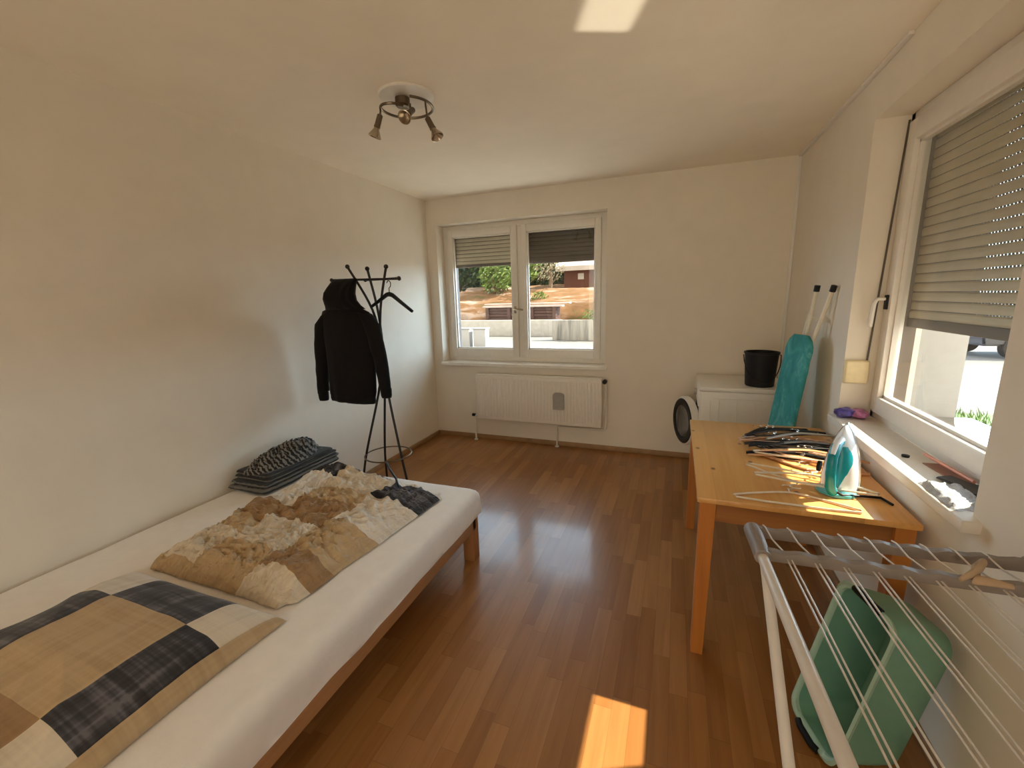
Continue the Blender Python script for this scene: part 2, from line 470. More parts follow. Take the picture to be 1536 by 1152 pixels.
# far window -------------------------------------------------------
win = struct_root('window_1', ((WX0+WX1)/2, D+.15, WZ0))
FY = D+.15
mb = MB()
a, b_ = FY, FY+.07
mb.box(WX0, WX0+.045, a, b_, WZ0, WZ1, .004); mb.box(WX1-.07, WX1, a, b_, WZ0, WZ1, .004)
mb.box(WX0+.045, WX1-.07, a, b_, WZ1-.055, WZ1, .004); mb.box(WX0+.045, WX1-.07, a, b_, WZ0, WZ0+.055, .004)
mb.box(.945, .985, a, b_, WZ0+.055, WZ1-.055, .003)
obj('window_frame', mb, M['frame'], win)
for sx0, sx1, gx0, gx1, hs in ((.155, .943, .215, .878, 1), (.987, 1.784, 1.045, 1.726, 0)):
    mb = MB(); a, b_ = FY-.016, FY+.05
    z0, z1, gz0, gz1 = WZ0+.045, WZ1-.045, .968, 2.138
    mb.box(sx0, gx0, a, b_, z0, z1, .006); mb.box(gx1, sx1, a, b_, z0, z1, .006)
    mb.box(gx0, gx1, a, b_, z0, gz0, .006); mb.box(gx0, gx1, a, b_, gz1, z1, .006)
    for q in ((gx0, gx0+.012, gz0, gz1), (gx1-.012, gx1, gz0, gz1), (gx0, gx1, gz0, gz0+.012), (gx0, gx1, gz1-.012, gz1)):
        mb.box(q[0], q[1], FY+.008, FY+.03, q[2], q[3])
    sash = obj('sash', mb, M['frame'], win)
    mb = MB(); mb.box(gx0-.01, gx1+.01, FY+.02, FY+.024, gz0-.01, gz1+.01); obj('glass_pane', mb, M['glass'], sash)
    if hs:
        hx = .912
        mb = MB(); mb.box(hx-.013, hx+.013, FY-.024, FY-.014, 1.34, 1.41, .004)
        mb.tube([(hx, FY-.02, 1.385), (hx, FY-.058, 1.385), (hx+.02, FY-.064, 1.385), (hx+.10, FY-.064, 1.375)], .0085)
        obj('handle', mb, M['chrome'], sash)
mb = MB(); mb.box(WX0-.012, WX1+.025, D-.035, FY+.005, WZ0-.036, WZ0, .006, 3); obj('window_sill', mb, M['sill'], win)
mb = MB(); mb.box(WX0+.02, WX1-.02, FY+.07, D+.52, WZ0-.02, WZ0+.005, .003); obj('outer_sill', mb, M['outer_sill'], win)
mb = MB()
for x in (WX0+.03, .925, 1.79): mb.box(x, x+.045, D+.265, D+.315, WZ0, WZ1)
obj('shutter_guide', mb, M['slat_bar'], win)

def roller_shutter(label, axis, u0, u1, w, zt, zb, mat, group, pitch=.039):
    cx = (u0+u1)/2
    loc = (cx, w, zb) if axis == 'x' else (w, cx, zb)
    t = thing('roller_shutter', label, 'roller shutter', loc, group=group)
    mb = MB(); ml = MB(); z = zb+.03
    prof = [(-.004, 0), (-.0062, .3), (-.0066, .55), (-.005, .85), (-.001, 1), (.004, 1), (.005, .5), (.004, 0)]
    def P(u, d, zz): return (u, w+d, zz) if axis == 'x' else (w+d, u, zz)
    while z < zt:
        h = pitch-.0042
        rows = [[P(u, d, z+k*h) for d, k in prof] for u in (u0, u1)]
        R, _ = mb.grid(rows, closed_v=True); mb.cap(R[0]); mb.cap(list(reversed(R[1])))
        if axis == 'x': ml.box(u0, u1, w-.0015, w+.0005, z+h-.002, z+pitch+.001)
        else: ml.box(w-.0015, w+.0005, u0, u1, z+h-.002, z+pitch+.001)
        z += pitch
    obj('slat_curtain', mb, mat, t, ang=25)
    obj('slat_links', ml, M['link'], t)
    mb = MB()
    if axis == 'x': mb.box(u0, u1, w-.009, w+.007, zb, zb+.031, .002)
    else: mb.box(w-.009, w+.007, u0, u1, zb-.012, zb+.031, .002)
    obj('bottom_bar', mb, M['slat_bar'], t)
    return t
roller_shutter('half-lowered beige roller shutter outside the left pane of the far window', 'x', .155, .93, D+.29, 2.30, 1.835, M['slat'], 'roller shutters')
roller_shutter('half-lowered darker-toned roller shutter outside the far window pane nearer the washing machine', 'x', .965, 1.795, D+.29, 2.30, 1.835, M['slat_dark'], 'roller shutters')

# right window -----------------------------------------------------
wr = struct_root('window_2', (W+.14, (RY0+RY1)/2, RZ0))
FX = W+.139
mb = MB(); a, b_ = FX, FX+.07
mb.box(a, b_, RY0, RY0+.04, RZ0, RZ1, .004); mb.box(a, b_, RY1-.04, RY1, RZ0, RZ1, .004)
mb.box(a, b_, RY0, RY1, RZ0, RZ0+.05, .004); mb.box(a, b_, RY0, RY1, RZ1-.05, RZ1, .004)
obj('window_frame', mb, M['frame'], wr)
gy0, gy1, gz0, gz1 = 1.64, 2.60, .962, 2.145
mb = MB(); a, b_ = FX-.016, FX+.05
y0, y1, z0, z1 = RY0+.03, RY1-.03, RZ0+.04, RZ1-.04
mb.box(a, b_, y0, gy0, z0, z1, .006); mb.box(a, b_, gy1, y1, z0, z1, .006)
mb.box(a, b_, gy0, gy1, z0, gz0, .006); mb.box(a, b_, gy0, gy1, gz1, z1, .006)
for q in ((gy0, gy0+.012, gz0, gz1), (gy1-.012, gy1, gz0, gz1), (gy0, gy1, gz0, gz0+.012), (gy0, gy1, gz1-.012, gz1)):
    mb.box(FX+.006, FX+.03, *q)
sash = obj('sash', mb, M['frame'], wr)
mb = MB(); mb.box(FX+.02, FX+.024, gy0-.01, gy1+.01, gz0-.01, gz1+.01); obj('glass_pane', mb, M['glass'], sash)
mb = MB(); hy = 2.635
mb.box(FX-.026, FX-.014, hy-.014, hy+.014, 1.395, 1.465, .004)
obj('handle_plate', mb, M['black_plastic'], sash)
mb = MB(); mb.tube([(FX-.02, hy, 1.445), (FX-.052, hy, 1.447), (FX-.062, hy, 1.438), (FX-.066, hy+.004, 1.42), (FX-.068, hy+.012, 1.31)], [.008, .008, .0085, .009, .0095])
obj('handle', mb, M['frame'], sash)
mb = MB(); mb.box(W-.045, FX+.005, RY0-.045, RY1, RZ0-.038, RZ0, .005, 3); obj('window_sill', mb, M['sill'], wr)
mb = MB(); mb.box(W+.40, W+.60, RY0-.3, 2.80, .815, .832, .002); obj('outer_sill', mb, M['outer_metal'], wr)
mb = MB(); mb.box(FX+.07, W+.40, RY0-.3, 2.80, .812, .832, .002); obj('outer_sill_upstand', mb, M['outer_sill'], wr)
mb = MB(); mb.box(W+.205, W+.255, RY1-.055, RY1-.0, RZ0, RZ1); mb.box(W+.205, W+.255, RY0, RY0+.05, RZ0, RZ1); obj('shutter_guide', mb, M['slat_bar'], wr)
roller_shutter('half-lowered beige roller shutter with rows of light holes outside the window above the table', 'y', RY0+.03, RY1-.045, W+.225, 2.32, 1.322, M['slat'], 'roller shutters', .042)
# outer wing of the facade beside the right window
mb = MB(); mb.box(W+.30, W+.535, 2.80, 3.10, GZ, 3.2, .004); struct('trim_1', mb, M['outer_white'])
# unseen slab added over the far window to block direct sun
mb = MB(); mb.box(-1.4, W+.75, D+WALL_T, D+1.75, 2.78, 2.95, .01); struct('sun_block_slab', mb, M['outer_white'])

# belt winder on the reveal
t = thing('belt_winder', 'cream roller-shutter belt box on the window reveal above the sill', 'belt winder', (3.36, 2.70, 1.02))
mb = MB(); mb.box(3.305, 3.412, 2.672, 2.70, 1.012, 1.135, .012, 3); obj('housing', mb, M['cream_plastic'], t)
mb = MB(); mb.hull([(x_+o_, y_, z_) for x_, z_ in ((3.396, 1.13), (3.432, 2.255)) for o_ in (0, .008) for y_ in (2.690, 2.693)]); obj('belt', mb, M['belt'], t)
# cable conduit
mb = MB()
mb.box(W-.022, W-.001, 2.39, D-.002, H-.016, H-.001, .002)
mb.box(W-.020, W-.001, D-.018, D-.002, .7, H-.014, .002)
tag(obj('cable_conduit', mb, M['white']), 'thin white cable duct along the ceiling edge and down the far corner', 'cable duct')

# ------------------------------------------------------------------ bed
BX0, BX1, BY0, BY1, BZ = .035, 1.452, .03, 2.085, .43
bed = thing('bed', 'low beech bed with white fitted sheet along the plain wall', 'bed', ((BX0+BX1)/2, 1.05, 0))
mb = MB(); mb.box(BX1-.044, BX1-.014, BY0+.03, BY1-.045, .195, .318, .004); obj('side_rail', mb, M['bed_wood'], bed)
mb = MB(); mb.box(BX0+.006, BX0+.034, BY0+.03, BY1-.045, .195, .318, .004); obj('side_rail', mb, M['bed_wood'], bed)
for y in (BY0+.012, BY1-.040):
    mb = MB(); mb.box(BX0+.04, BX1-.04, y, y+.028, .195, .318, .004); obj('end_rail', mb, M['bed_wood'], bed)
for x in (BX0+.012, BX1-.084):
    for y in (BY0+.01, BY1-.085):
        mb = MB(); mb.box(x, x+.07, y, y+.07, 0, .32, .004); obj('leg', mb, M['bed_leg'], bed)
mb = MB()
for k in range(14):
    y = BY0+.1+k*.138; mb.box(BX0+.034, BX1-.033, y, y+.07, .235, .252)
obj('slats', mb, M['bed_wood'], bed)
# mattress in its fitted sheet: rounded, with soft sag and creases near the edge
mb = MB()
nx, ny = 64, 96
def mat_pt(a, b):
    # a,b in 0..1 over an unwrapped sheet that folds over the edge
    ext = .17
    x = BX0 - ext + a*(BX1-BX0+2*ext); y = BY0 - ext + b*(BY1-BY0+2*ext)
    def fold(v, lo, hi, r=.045):
        # returns clamped v and how far over the edge it hangs
        if v < lo+r:
            s = lo+r-v; q = r*PI/2
            if s < q: an = s/r; return lo+r-r*math.sin(an), r-r*math.cos(an)
            return lo, r+(s-q)
        if v > hi-r:
            s = v-(hi-r); q = r*PI/2
            if s < q: an = s/r; return hi-r+r*math.sin(an), r-r*math.cos(an)
            return hi, r+(s-q)
        return v, 0.
    X, dx = fold(x, BX0, BX1); Y, dy = fold(y, BY0, BY1)
    dz = max(dx, dy) if min(dx, dy) < .001 else math.hypot(dx, dy)
    if min(dx, dy) > .03: dz = min(dz, max(dx, dy)+.01)
    z = BZ - min(dz, .155)
    if dx > .03 or dy > .03:
        wob = .006*noise.noise(Vector((x*6, y*6, 3.)))
        X += wob*(1 if X > .7 else 0); Y += wob
        z += .010*noise.noise(Vector((x*3+9, y*5, 1.)))*(1 if dz > .1 else 0)
    else:
        z += .004*noise.noise(Vector((x*3, y*2, 0))) + .002*noise.noise(Vector((x*9, y*7, 5)))
    return (X, Y, z)
rows = [[mat_pt(i/nx, j/ny) for j in range(ny+1)] for i in range(nx+1)]
mb.grid(rows); mb.smooth = True
obj('fitted_sheet', mb, M['sheet'], bed, ang=60)
mb = MB(); mb.box(BX0+.03, BX1-.03, BY0+.03, BY1-.03, .253, BZ-.03, .03, 3); obj('mattress', mb, M['sheet'], bed)

def patch_mesh(name, pos, nu, nv, colour, under=None, mat=None):
    """closed cloth body: top grid pos(u,v), flat underside; one colour per woven cell"""
    bm = bmesh.new(); uvl = bm.loops.layers.uv.new('UVMap'); cl = bm.loops.layers.float_color.new('cloth')
    top = [[bm.verts.new(pos(i/nu, j/nv)) for j in range(nv+1)] for i in range(nu+1)]
    bot = [[(top[i][j] if i in (0, nu) or j in (0, nv) else bm.verts.new((top[i][j].co.x, top[i][j].co.y, under(i/nu, j/nv)))) for j in range(nv+1)] for i in range(nu+1)]
    for side, G in ((0, top), (1, bot)):
        for i in range(nu):
            for j in range(nv):
                q = [G[i][j], G[i+1][j], G[i+1][j+1], G[i][j+1]]
                idx = [(i, j), (i+1, j), (i+1, j+1), (i, j+1)]
                if side: q.reverse(); idx.reverse()
                try: f = bm.faces.new(q)
                except ValueError: continue
                f.smooth = True
                c = colour((i+.5)/nu, (j+.5)/nv)
                for lp, (a, b) in zip(f.loops, idx):
                    lp[uvl].uv = (a/nu, b/nv); lp[cl] = (*c, 1)
    me = bpy.data.meshes.new(name); bm.to_mesh(me); bm.free()
    o = bpy.data.objects.new(name, me); COL.objects.link(o); me.materials.append(mat or M['patch'])
    WM[o.name] = Matrix()
    return o

CREAM, TAN, BROWN, DARK, PALE = (.68, .59, .46), (.52, .38, .22), (.35, .215, .105), (.042, .040, .043), (.74, .68, .59)
# pillow ------------------------------------------------------------
PX0, PX1, PY0, PY1 = .43, 1.265, .07, .915
def pillow_pos(u, v):
    cu, cv = 2*u-1, 2*v-1
    ed = (1-abs(cu)**2.6)*(1-abs(cv)**2.6)
    pinch = .028*(1-abs(cv)**4)*0
    x = PX0 + (PX1-PX0)*u; y = PY0 + (PY1-PY0)*v
    # sides bow in a little between the corners
    x -= math.copysign(.022*(abs(cu)**3)*(1-cv*cv), cu); y -= math.copysign(.022*(abs(cv)**3)*(1-cu*cu), cv)
    z = BZ + .006 + .118*max(ed, 0)**.45
    w = .010*noise.noise(Vector((x*7, y*7, 2))) + .006*ridge((x*5+y*7, y*4, 8))
    z += w*min(1, ed*3)
    return (x, y, z)
ub = [0, .31, .785, 1.]; vb = [0, .42, .80, 1.]
def pillow_col(u, v):
    cu = 0 if u < .33 else (1 if u < .79 else 2); cv = 0 if v < .37 else (1 if v < .765 else 2)
    if u > .965: return TAN
    return [[CREAM, DARK, PALE], [BROWN, TAN, DARK], [CREAM, DARK, CREAM]][cu][cv]
pl = patch_mesh('pillow', pillow_pos, 200, 200, pillow_col, under=lambda u, v: BZ+.006)
tag(pl, 'big square patchwork pillow in dark plaid, cream and tan on the bed', 'pillow')

# duvet -------------------------------------------------------------
C00, C10, C11, C01 = Vector((.43, .95)), Vector((1.225, .945)), Vector((1.325, 1.93)), Vector((.375, 2.06))
def duvet_flat(u, v):
    p = (C00*(1-u)+C10*u)*(1-v) + (C01*(1-u)+C11*u)*v
    return p
def crumple(x, y):
    q = Vector((x*2.6, y*2.6, 0))
    wx = noise.noise(q+Vector((5, 1, 2)))*.35; wy = noise.noise(q+Vector((1, 9, 4)))*.35
    a = ridge(((x+wx)*4.2, (y+wy)*4.2, 1.3)); b = ridge(((x-wy)*8.5+3, (y+wx)*8.5, 4.)); c = ridge(((x+wy*.6)*17, (y-wx*.6)*17, 7.))
    d = ridge(((x+wy)*31, (y-wx)*31, 2.))
    return .32*max(a, -.1)+.36*max(b, -.25)+.38*max(c, -.35)+.19*d
def duvet_pos(u, v):
    e = min(u, 1-u, v, 1-v)
    uu = u + .035*noise.noise(Vector((u*3, v*4, 11)))*min(1, e*8) ; vv = v + .035*noise.noise(Vector((u*4, v*3, 17)))*min(1, e*8)
    p = duvet_flat(uu, vv)
    ew = .018*noise.noise(Vector((u*5, v*5, 21)))
    x, y = p.x+ew*(1 if u in (0, 1) else .5), p.y+ew
    # rounded corners
    cx, cy = abs(2*u-1), abs(2*v-1)
    if cx > .9 and cy > .9:
        k = ((cx-.9)/.1)*((cy-.9)/.1)*.03
        x += k*(1 if u < .5 else -1); y += k*(1 if v < .5 else -1)
    rise = min(1, e*9)**.6
    cr = crumple(x, y)
    side = max(0, min(1, (u-.80)/.2))                       # flatter strip along the open side
    big = .030 + .035*math.exp(-((u-.22)**2/.05 + (v-.88)**2/.015)) + .022*math.exp(-((u-.7)**2/.10+(v-.10)**2/.02))
    z = BZ+.006 + rise*(big + .048*max(cr, 0)*(1-.75*side) + .012*fbm((x*6, y*6, 3)))
    g = .016*min(1, e*9)*(1-side*.6)
    x += g*noise.noise(Vector((x*9, y*9, 31))); y += g*noise.noise(Vector((x*9, y*9, 41)))
    return (x, y, max(z, BZ+.008))
def duvet_col(u, v):
    cu = 0 if u < .30 else (1 if u < .68 else 2)
    if cu == 0: return (TAN if u < .05 or v < .05 else CREAM) if v < .24 else TAN if v < .34 else BROWN if v < .50 else PALE if v < .80 else DARK
    if cu == 1: return TAN if v < .20 else CREAM if v < .40 else BROWN if v < .60 else TAN if v < .72 else CREAM if v < .93 else DARK
    return CREAM if v < .10 else BROWN if v < .22 else TAN if v < .46 else PALE if v < .74 else DARK if v < .93 else PALE
dv = patch_mesh('duvet', duvet_pos, 270, 320, duvet_col, under=lambda u, v: BZ+.0055, mat=M['patch_crumpled'])
tag(dv, 'crumpled patchwork duvet in tan, cream, brown and dark grey on the bed', 'duvet')

# folded bed covers by the wall --------------------------------------
bl = thing('folded_blanket', 'flat folded dark grey striped cover on the bed by the wall', 'blanket', (.19, 1.9, BZ))
def slab(name, x0, x1, y0, y1, z0, z1, seed, mat):
    mb = MB(); rows = []
    n, m = 60, 28
    for i in range(n+1):
        y = y0 + (y1-y0)*i/n; ring = []
        for j in range(m):
            an = 2*PI*j/m; c, s_ = math.cos(an), math.sin(an)
            sx = math.copysign(abs(c)**.35, c); sz = math.copysign(abs(s_)**.55, s_)
            en = min(1, (min(i, n-i)/n*26))**.5
            ww = .012*noise.noise(Vector((y*7, c*1.5, seed)))
            ring.append(((x0+x1)/2 + sx*((x1-x0)/2*(.9+.1*en)+ww), y + .012*noise.noise(Vector((c*2, s_*2, seed+i*.02))),
                         (z0+z1)/2 + sz*(z1-z0)/2*(.35+.65*en) + .004*noise.noise(Vector((y*11, c*3, seed+5)))))
        rows.append(ring)
    mb.loft(rows); return obj(name, mb, mat, bl, ang=70)
zz = BZ+.006
for k, (h, x1, ya, yb) in enumerate(((.030, .345, 1.60, 2.19), (.026, .33, 1.62, 2.20), (.026, .325, 1.65, 2.19), (.020, .31, 1.66, 2.17))):
    slab('fold_layer', .035, x1, ya, yb, zz, zz+h, k*7.1, M['dark_stripe']); zz += h-.002
mb = MB(); rows = []; n, m = 150, 110
cx, cy = .170, 1.885
for i in range(n+1):
    u = -1+2*i/n; ring = []
    for j in range(m+1):
        w_ = -1+2*j/m
        # square to disc
        X = w_*math.sqrt(max(0, 1-u*u/2)); Y = u*math.sqrt(max(0, 1-w_*w_/2))
        r = min(1, math.hypot(X, Y)); h = (1-r**2.6)
        q1 = noise.noise(Vector((X*2, Y*3, 2)))*.5
        ruf = ridge((X*1.8+q1*1.5, Y*5.0+q1*3, 5))*.62 + ridge((X*3+q1*2, Y*9+X*3, 9))*.42 + .16*noise.noise(Vector((X*8, Y*12, 4)))
        z = zz - .006 + h*(.075 + .028*Y + .02*X) + .040*ruf*min(1, h*2.2)
        ring.append((cx + X*.130 + .014*ruf*h, cy + Y*.265 + .014*ruf, max(z, zz+.0005)))
    rows.append(ring)
mb.grid(rows); mb.smooth = True
cb = obj('crumpled_cover', mb, M['dark_stripe2'], None, ang=80)
tag(cb, 'ruffled grey striped bed cover heaped on top of the flat folded one', 'blanket')

# cable on the bed ----------------------------------------------------
mb = MB(); mb.tube([(.82, 2.10, .47), (.835, 2.05, .53), (.90, 1.98, .545), (.98, 1.90, .55), (1.06, 1.84, .535), (1.10, 1.80, .515)], .006, 8)
tag(obj('power_cable', mb, M['black_plastic']), 'short black cable lying over the far end of the crumpled duvet', 'cable')

# ------------------------------------------------------------------ coat stand, hoodie, hanger
cs = thing('coat_stand', 'black metal three-legged coat stand behind the bed by the wall', 'coat stand', (.578, 2.42, 0))
JX, JY = .578, 2.42
def pole(foot, low, join, fan, top):
    pts = [Vector(p) for p in (foot, low, join, fan, top)]
    out = []
    for i in range(len(pts)-1):
        p0 = pts[max(i-1, 0)]; p1 = pts[i]; p2 = pts[i+1]; p3 = pts[min(i+2, len(pts)-1)]
        for k in range(8):
            t_ = k/8
            out.append(.5*((2*p1)+(-p0+p2)*t_+(2*p0-5*p1+4*p2-p3)*t_*t_+(-p0+3*p1-3*p2+p3)*t_**3))
    out.append(pts[-1]); return out
for foot, low, jn, fan, top in (
        ((.335, 2.36, .004), (.387, 2.385, .37), (.570, 2.42, 1.02), (.558, 2.42, 1.40), (.384, 2.40, 1.736)),
        ((.800, 2.37, .004), (.705, 2.395, .37), (.594, 2.42, 1.02), (.600, 2.42, 1.40), (.695, 2.40, 1.721)),
        ((.400, 2.60, .004), (.458, 2.52, .38), (.582, 2.436, 1.02), (.578, 2.435, 1.40), (.537, 2.41, 1.716))):
    mb = MB(); pp = pole(foot, low, jn, fan, top); mb.tube(pp, .0085, 10); p_ = obj('pole', mb, M['black_metal'], cs)
    mb = MB(); mb.ball(top, .015); obj('knob', mb, M['black_metal'], p_)
for pts in (((.252, 2.385, 1.652), (.785, 2.405, 1.641)), ((.44, 2.50, 1.648), (.815, 2.36, 1.642))):
    mb = MB(); mb.tube([pts[0], pts[1]], .0075, 8); h_ = obj('hook_bar', mb, M['black_metal'], cs)
    for q in pts:
        mb = MB(); mb.ball(q, .013); obj('knob', mb, M['black_metal'], h_)
mb = MB(); mb.tube(arc((.555, 2.435, .41), .165, 0, 2*PI*39/40, 39, 'xy'), .005, 8, closed=True); obj('ring', mb, M['nickel_dark'], cs)

# hoodie
hd = thing('hoodie', 'black hooded sweatshirt hanging by its hood from the coat stand', 'hoodie', (.40, 2.33, 1.62))
HY = 2.318
def ell(cx, cy, cz, rx, ry, n=40, seed=0., amp=.01, tilt=0.):
    out = []
    for j in range(n):
        a = 2*PI*j/n; c, s_ = math.cos(a), math.sin(a)
        w_ = 1+amp/ max(rx, .02)*noise.noise(Vector((c*2.2+seed, s_*2.2, cz*2.2)))*2
        out.append((cx+rx*c*w_, cy+ry*s_*w_*(1+.25*noise.noise(Vector((c*4, cz*1.5, seed)))), cz+tilt*c*rx))
    return out
mb = MB()
prof = [(.405, 1.475, .055, .035), (.400, 1.462, .13, .05), (.400, 1.44, .190, .058), (.402, 1.40, .208, .064), (.402, 1.30, .198, .066), (.402, 1.15, .192, .066), (.400, 1.00, .192, .066), (.396, .90, .192, .064), (.392, .868, .188, .06)]
mb.loft([ell(cx, HY, z, rx, ry, 48, 3., .012, -.03) for cx, z, rx, ry in prof]); obj('body', mb, M['black_fabric'], hd, ang=80)
mb = MB(); mb.loft([ell(.392, HY, z, rx, ry, 48, 3., .006, -.03) for z, rx, ry in ((.880, .176, .055), (.868, .186, .062), (.840, .186, .062), (.822, .180, .056))]); obj('hem_band', mb, M['black_fabric'], hd, ang=80)
for side, pts, rr in ((-1, [(.255, 1.425), (.205, 1.37), (.172, 1.24), (.155, 1.08), (.140, .94), (.135, .875)], [.055, .060, .056, .050, .046, .044]),
                      (1, [(.555, 1.43), (.600, 1.37), (.630, 1.25), (.655, 1.12), (.668, .99), (.672, .925)], [.055, .058, .054, .048, .043, .040])):
    mb = MB(); P_ = [Vector((x, HY-.004, z)) for x, z in pts]
    fine = []
    for i in range(len(P_)-1):
        for k in range(5): fine.append((P_[i].lerp(P_[i+1], k/5), rr[i]+(rr[i+1]-rr[i])*k/5))
    fine.append((P_[-1], rr[-1]))
    mb.loft([[(p.x+r*math.cos(a)*(1+.16*noise.noise(Vector((math.cos(a), p.z*13, side)))), p.y+r*.8*math.sin(a), p.z+.25*r*math.cos(a)*side*-1) for a in (2*PI*j/20 for j in range(20))] for p, r in fine])
    obj('sleeve', mb, M['black_fabric'], hd, ang=80)
    mb = MB(); x, z = pts[-1]; mb.loft([ell(x+side*.004, HY-.004, z-q, r_, r_*.75, 20, 1., .003) for q, r_ in ((-.01, .036), (.0, .040), (.045, .038), (.058, .034))]); obj('cuff', mb, M['black_fabric'], hd, ang=80)
mb = MB()
mb.loft([ell(cx, HY+dy, z, rx, ry, 36, 9., .012, tl) for cx, dy, z, rx, ry, tl in (
    (.410, -.01, 1.455, .150, .070, 0), (.402, -.022, 1.485, .128, .082, -.05), (.390, -.028, 1.52, .108, .088, -.08), (.384, -.02, 1.56, .102, .082, -.06), (.386, 0, 1.60, .100, .068, -.02), (.392, .02, 1.63, .098, .05, 0), (.398, .035, 1.648, .094, .03, .0), (.400, .04, 1.655, .085, .012, 0))])
obj('hood', mb, M['black_fabric'], hd, ang=80)

# coat hanger on the stand
ch = thing('coat_hanger', 'empty black coat hanger hooked on the coat stand beside the hoodie', 'coat hanger', (.75, 2.34, 1.55))
mb = MB(); mid = Vector((.745, 2.345, 1.545)); L = Vector((.541, 2.42, 1.470)); R_ = Vector((.962, 2.26, 1.437))
pts = [L, L.lerp(mid, .55)+Vector((0, 0, .004)), L.lerp(mid, .85)+Vector((0, 0, .008)), mid, R_.lerp(mid, .85)+Vector((0, 0, .008)), R_.lerp(mid, .5)+Vector((0, 0, .004)), R_]
mb.tube(pts, [.010, .012, .014, .015, .014, .012, .010], 10); obj('shoulder_bar', mb, M['black_plastic'], ch)
mb = MB(); dirn = (R_-L); dirn.z = 0; dirn.normalize()
hk = [mid, mid+Vector((0, 0, .04))]+[mid+Vector((0, 0, .062))+dirn*(.022*math.sin(a)-.0)+Vector((0, 0, -.022*math.cos(a)))*1 for a in (0.4+PI*1.25*k/10 for k in range(11))]
mb.tube(hk, .0028, 8); obj('hook', mb, M['black_metal'], ch)

# ------------------------------------------------------------------ ceiling lamp
LX, LY = 1.17, 2.03
lp = thing('ceiling_lamp', 'three-spot metal ceiling lamp with curled ring arm', 'ceiling lamp', (LX, LY, H))
mb = MB(); mb.lathe([(.138, 0), (.140, -.005), (.134, -.011), (.05, -.012)], 48, Matrix.Translation((LX, LY+.01, H))); obj('ceiling_plate', mb, M['frame'], lp)
mb = MB(); mb.lathe([(.036, -.018), (.036, -.05), (.028, -.058), (.004, -.06)], 28, Matrix.Translation((LX-.015, LY-.01, H))); obj('mount', mb, M['nickel_dark'], lp)
mb = MB(); zc = H-.058; pts = []
for k in range(61):
    a = math.radians(-95 - 315*k/60); r = .128
    if k < 12: r = .03 + (.128-.03)*math.sin(PI/2*k/12)
    pts.append((LX+r*math.cos(a), LY+r*math.sin(a), zc))
mb.tube(pts, .0065, 8); obj('ring_arm', mb, M['nickel_dark'], lp)
def spot(top, direction, knob):
    top = Vector(top); d = Vector(direction).normalized()
    rot = d.to_track_quat('Z', 'Y').to_matrix().to_4x4()
    mb = MB(); mb.tube([(knob[0], knob[1], zc), (knob[0], knob[1], zc-.02), tuple(top)], .0048, 8); st = obj('spot_stem', mb, M['nickel_dark'], lp)
    m = Matrix.Translation(top) @ rot
    mb = MB(); mb.lathe([(.004, -.006), (.0135, 0), (.0145, .05), (.016, .056), (.0135, .06)], 20, m); obj('socket', mb, M['nickel_dark'], st)
    mb = MB(); mb.lathe([(.012, .055), (.015, .068), (.026, .088), (.031, .098), (.032, .103), (.029, .104), (.022, .090), (.008, .075)], 24, m); obj('reflector', mb, M['chrome'], st)
spot((1.062, 1.957, 2.400), (-.42, -.05, -1), (1.055, 1.972))
spot((1.232, 1.985, 2.405), (.04, -.85, -.62), (1.21, 2.00))
spot((1.302, 2.0, 2.362), (.55, .0, -1), (1.296, 2.0))

# ------------------------------------------------------------------ radiator
rad = thing('radiator', 'white panel radiator under the far window', 'radiator', (1.19, D-.06, .25))
RX0, RX1, RB, RT = .535, 1.845, .250, .728
mb = MB(); y0 = D-.105
mb.box(RX0, RX1, y0, y0+.016, RB, RT, .007, 3)
n = 38
for k in range(n):
    x = RX0+.03+(RX1-RX0-.06)*k/(n-1); mb.box(x-.009, x+.009, y0-.0035, y0+.004, RB+.035, RT-.04, .003, 1)
mb.box(RX0, RX1, y0+.05, y0+.062, RB, RT, .004)
obj('panel', mb, M['radiator'], rad)
mb = MB(); mb.box(RX0+.004, RX1-.004, y0-.002, y0+.066, RT-.006, RT+.006, .004); obj('top_grille', mb, M['radiator'], rad)
for x in (RX0+.004, RX1-.009):
    mb = MB(); mb.box(x, x+.005, y0+.006, y0+.062, RB+.006, RT); obj('side_cover', mb, M['radiator'], rad)
for x in (RX0+.2, RX1-.2):
    mb = MB(); mb.box(x-.02, x+.02, y0+.06, D-.001, RB+.05, RT-.05); obj('wall_bracket', mb, M['radiator'], rad)
mb = MB(); mb.tube([(RX0+.01, y0+.035, RB+.03), (RX0-.025, y0+.035, RB+.028), (RX0-.036, y0+.036, RB+.014), (RX0-.038, y0+.04, .006)], .0095, 10); pp = obj('pipe', mb, M['radiator'], rad)
mb = MB(); mb.lathe([(.016, -.016), (.016, .016)], 16, Matrix.Translation((RX0-.052, y0+.035, RB+.028)) @ Matrix.Rotation(PI/2, 4, 'Y')); obj('shut_off_cap', mb, M['black_plastic'], pp)
mb = MB(); mb.tube([(RX1-.01, y0+.036, RT-.03), (RX1+.024, y0+.036, RT-.03), (RX1+.034, y0+.038, RT-.04), (RX1+.036, y0+.05, RT-.1), (RX1+.036, y0+.055, .235), (RX1+.02, y0+.06, .215), (1.41, y0+.062, .213), (1.395, y0+.062, .20), (1.393, y0+.062, .004)], .0085, 10); obj('pipe', mb, M['radiator'], rad)
mb = MB(); mb.lathe([(.016, 0), (.021, .008), (.021, .05), (.016, .058)], 18, Matrix.Translation((RX1+.028, y0+.03, RT-.022)) @ Matrix.Rotation(PI/2, 4, 'X')); obj('valve_knob', mb, M['black_plastic'], rad)
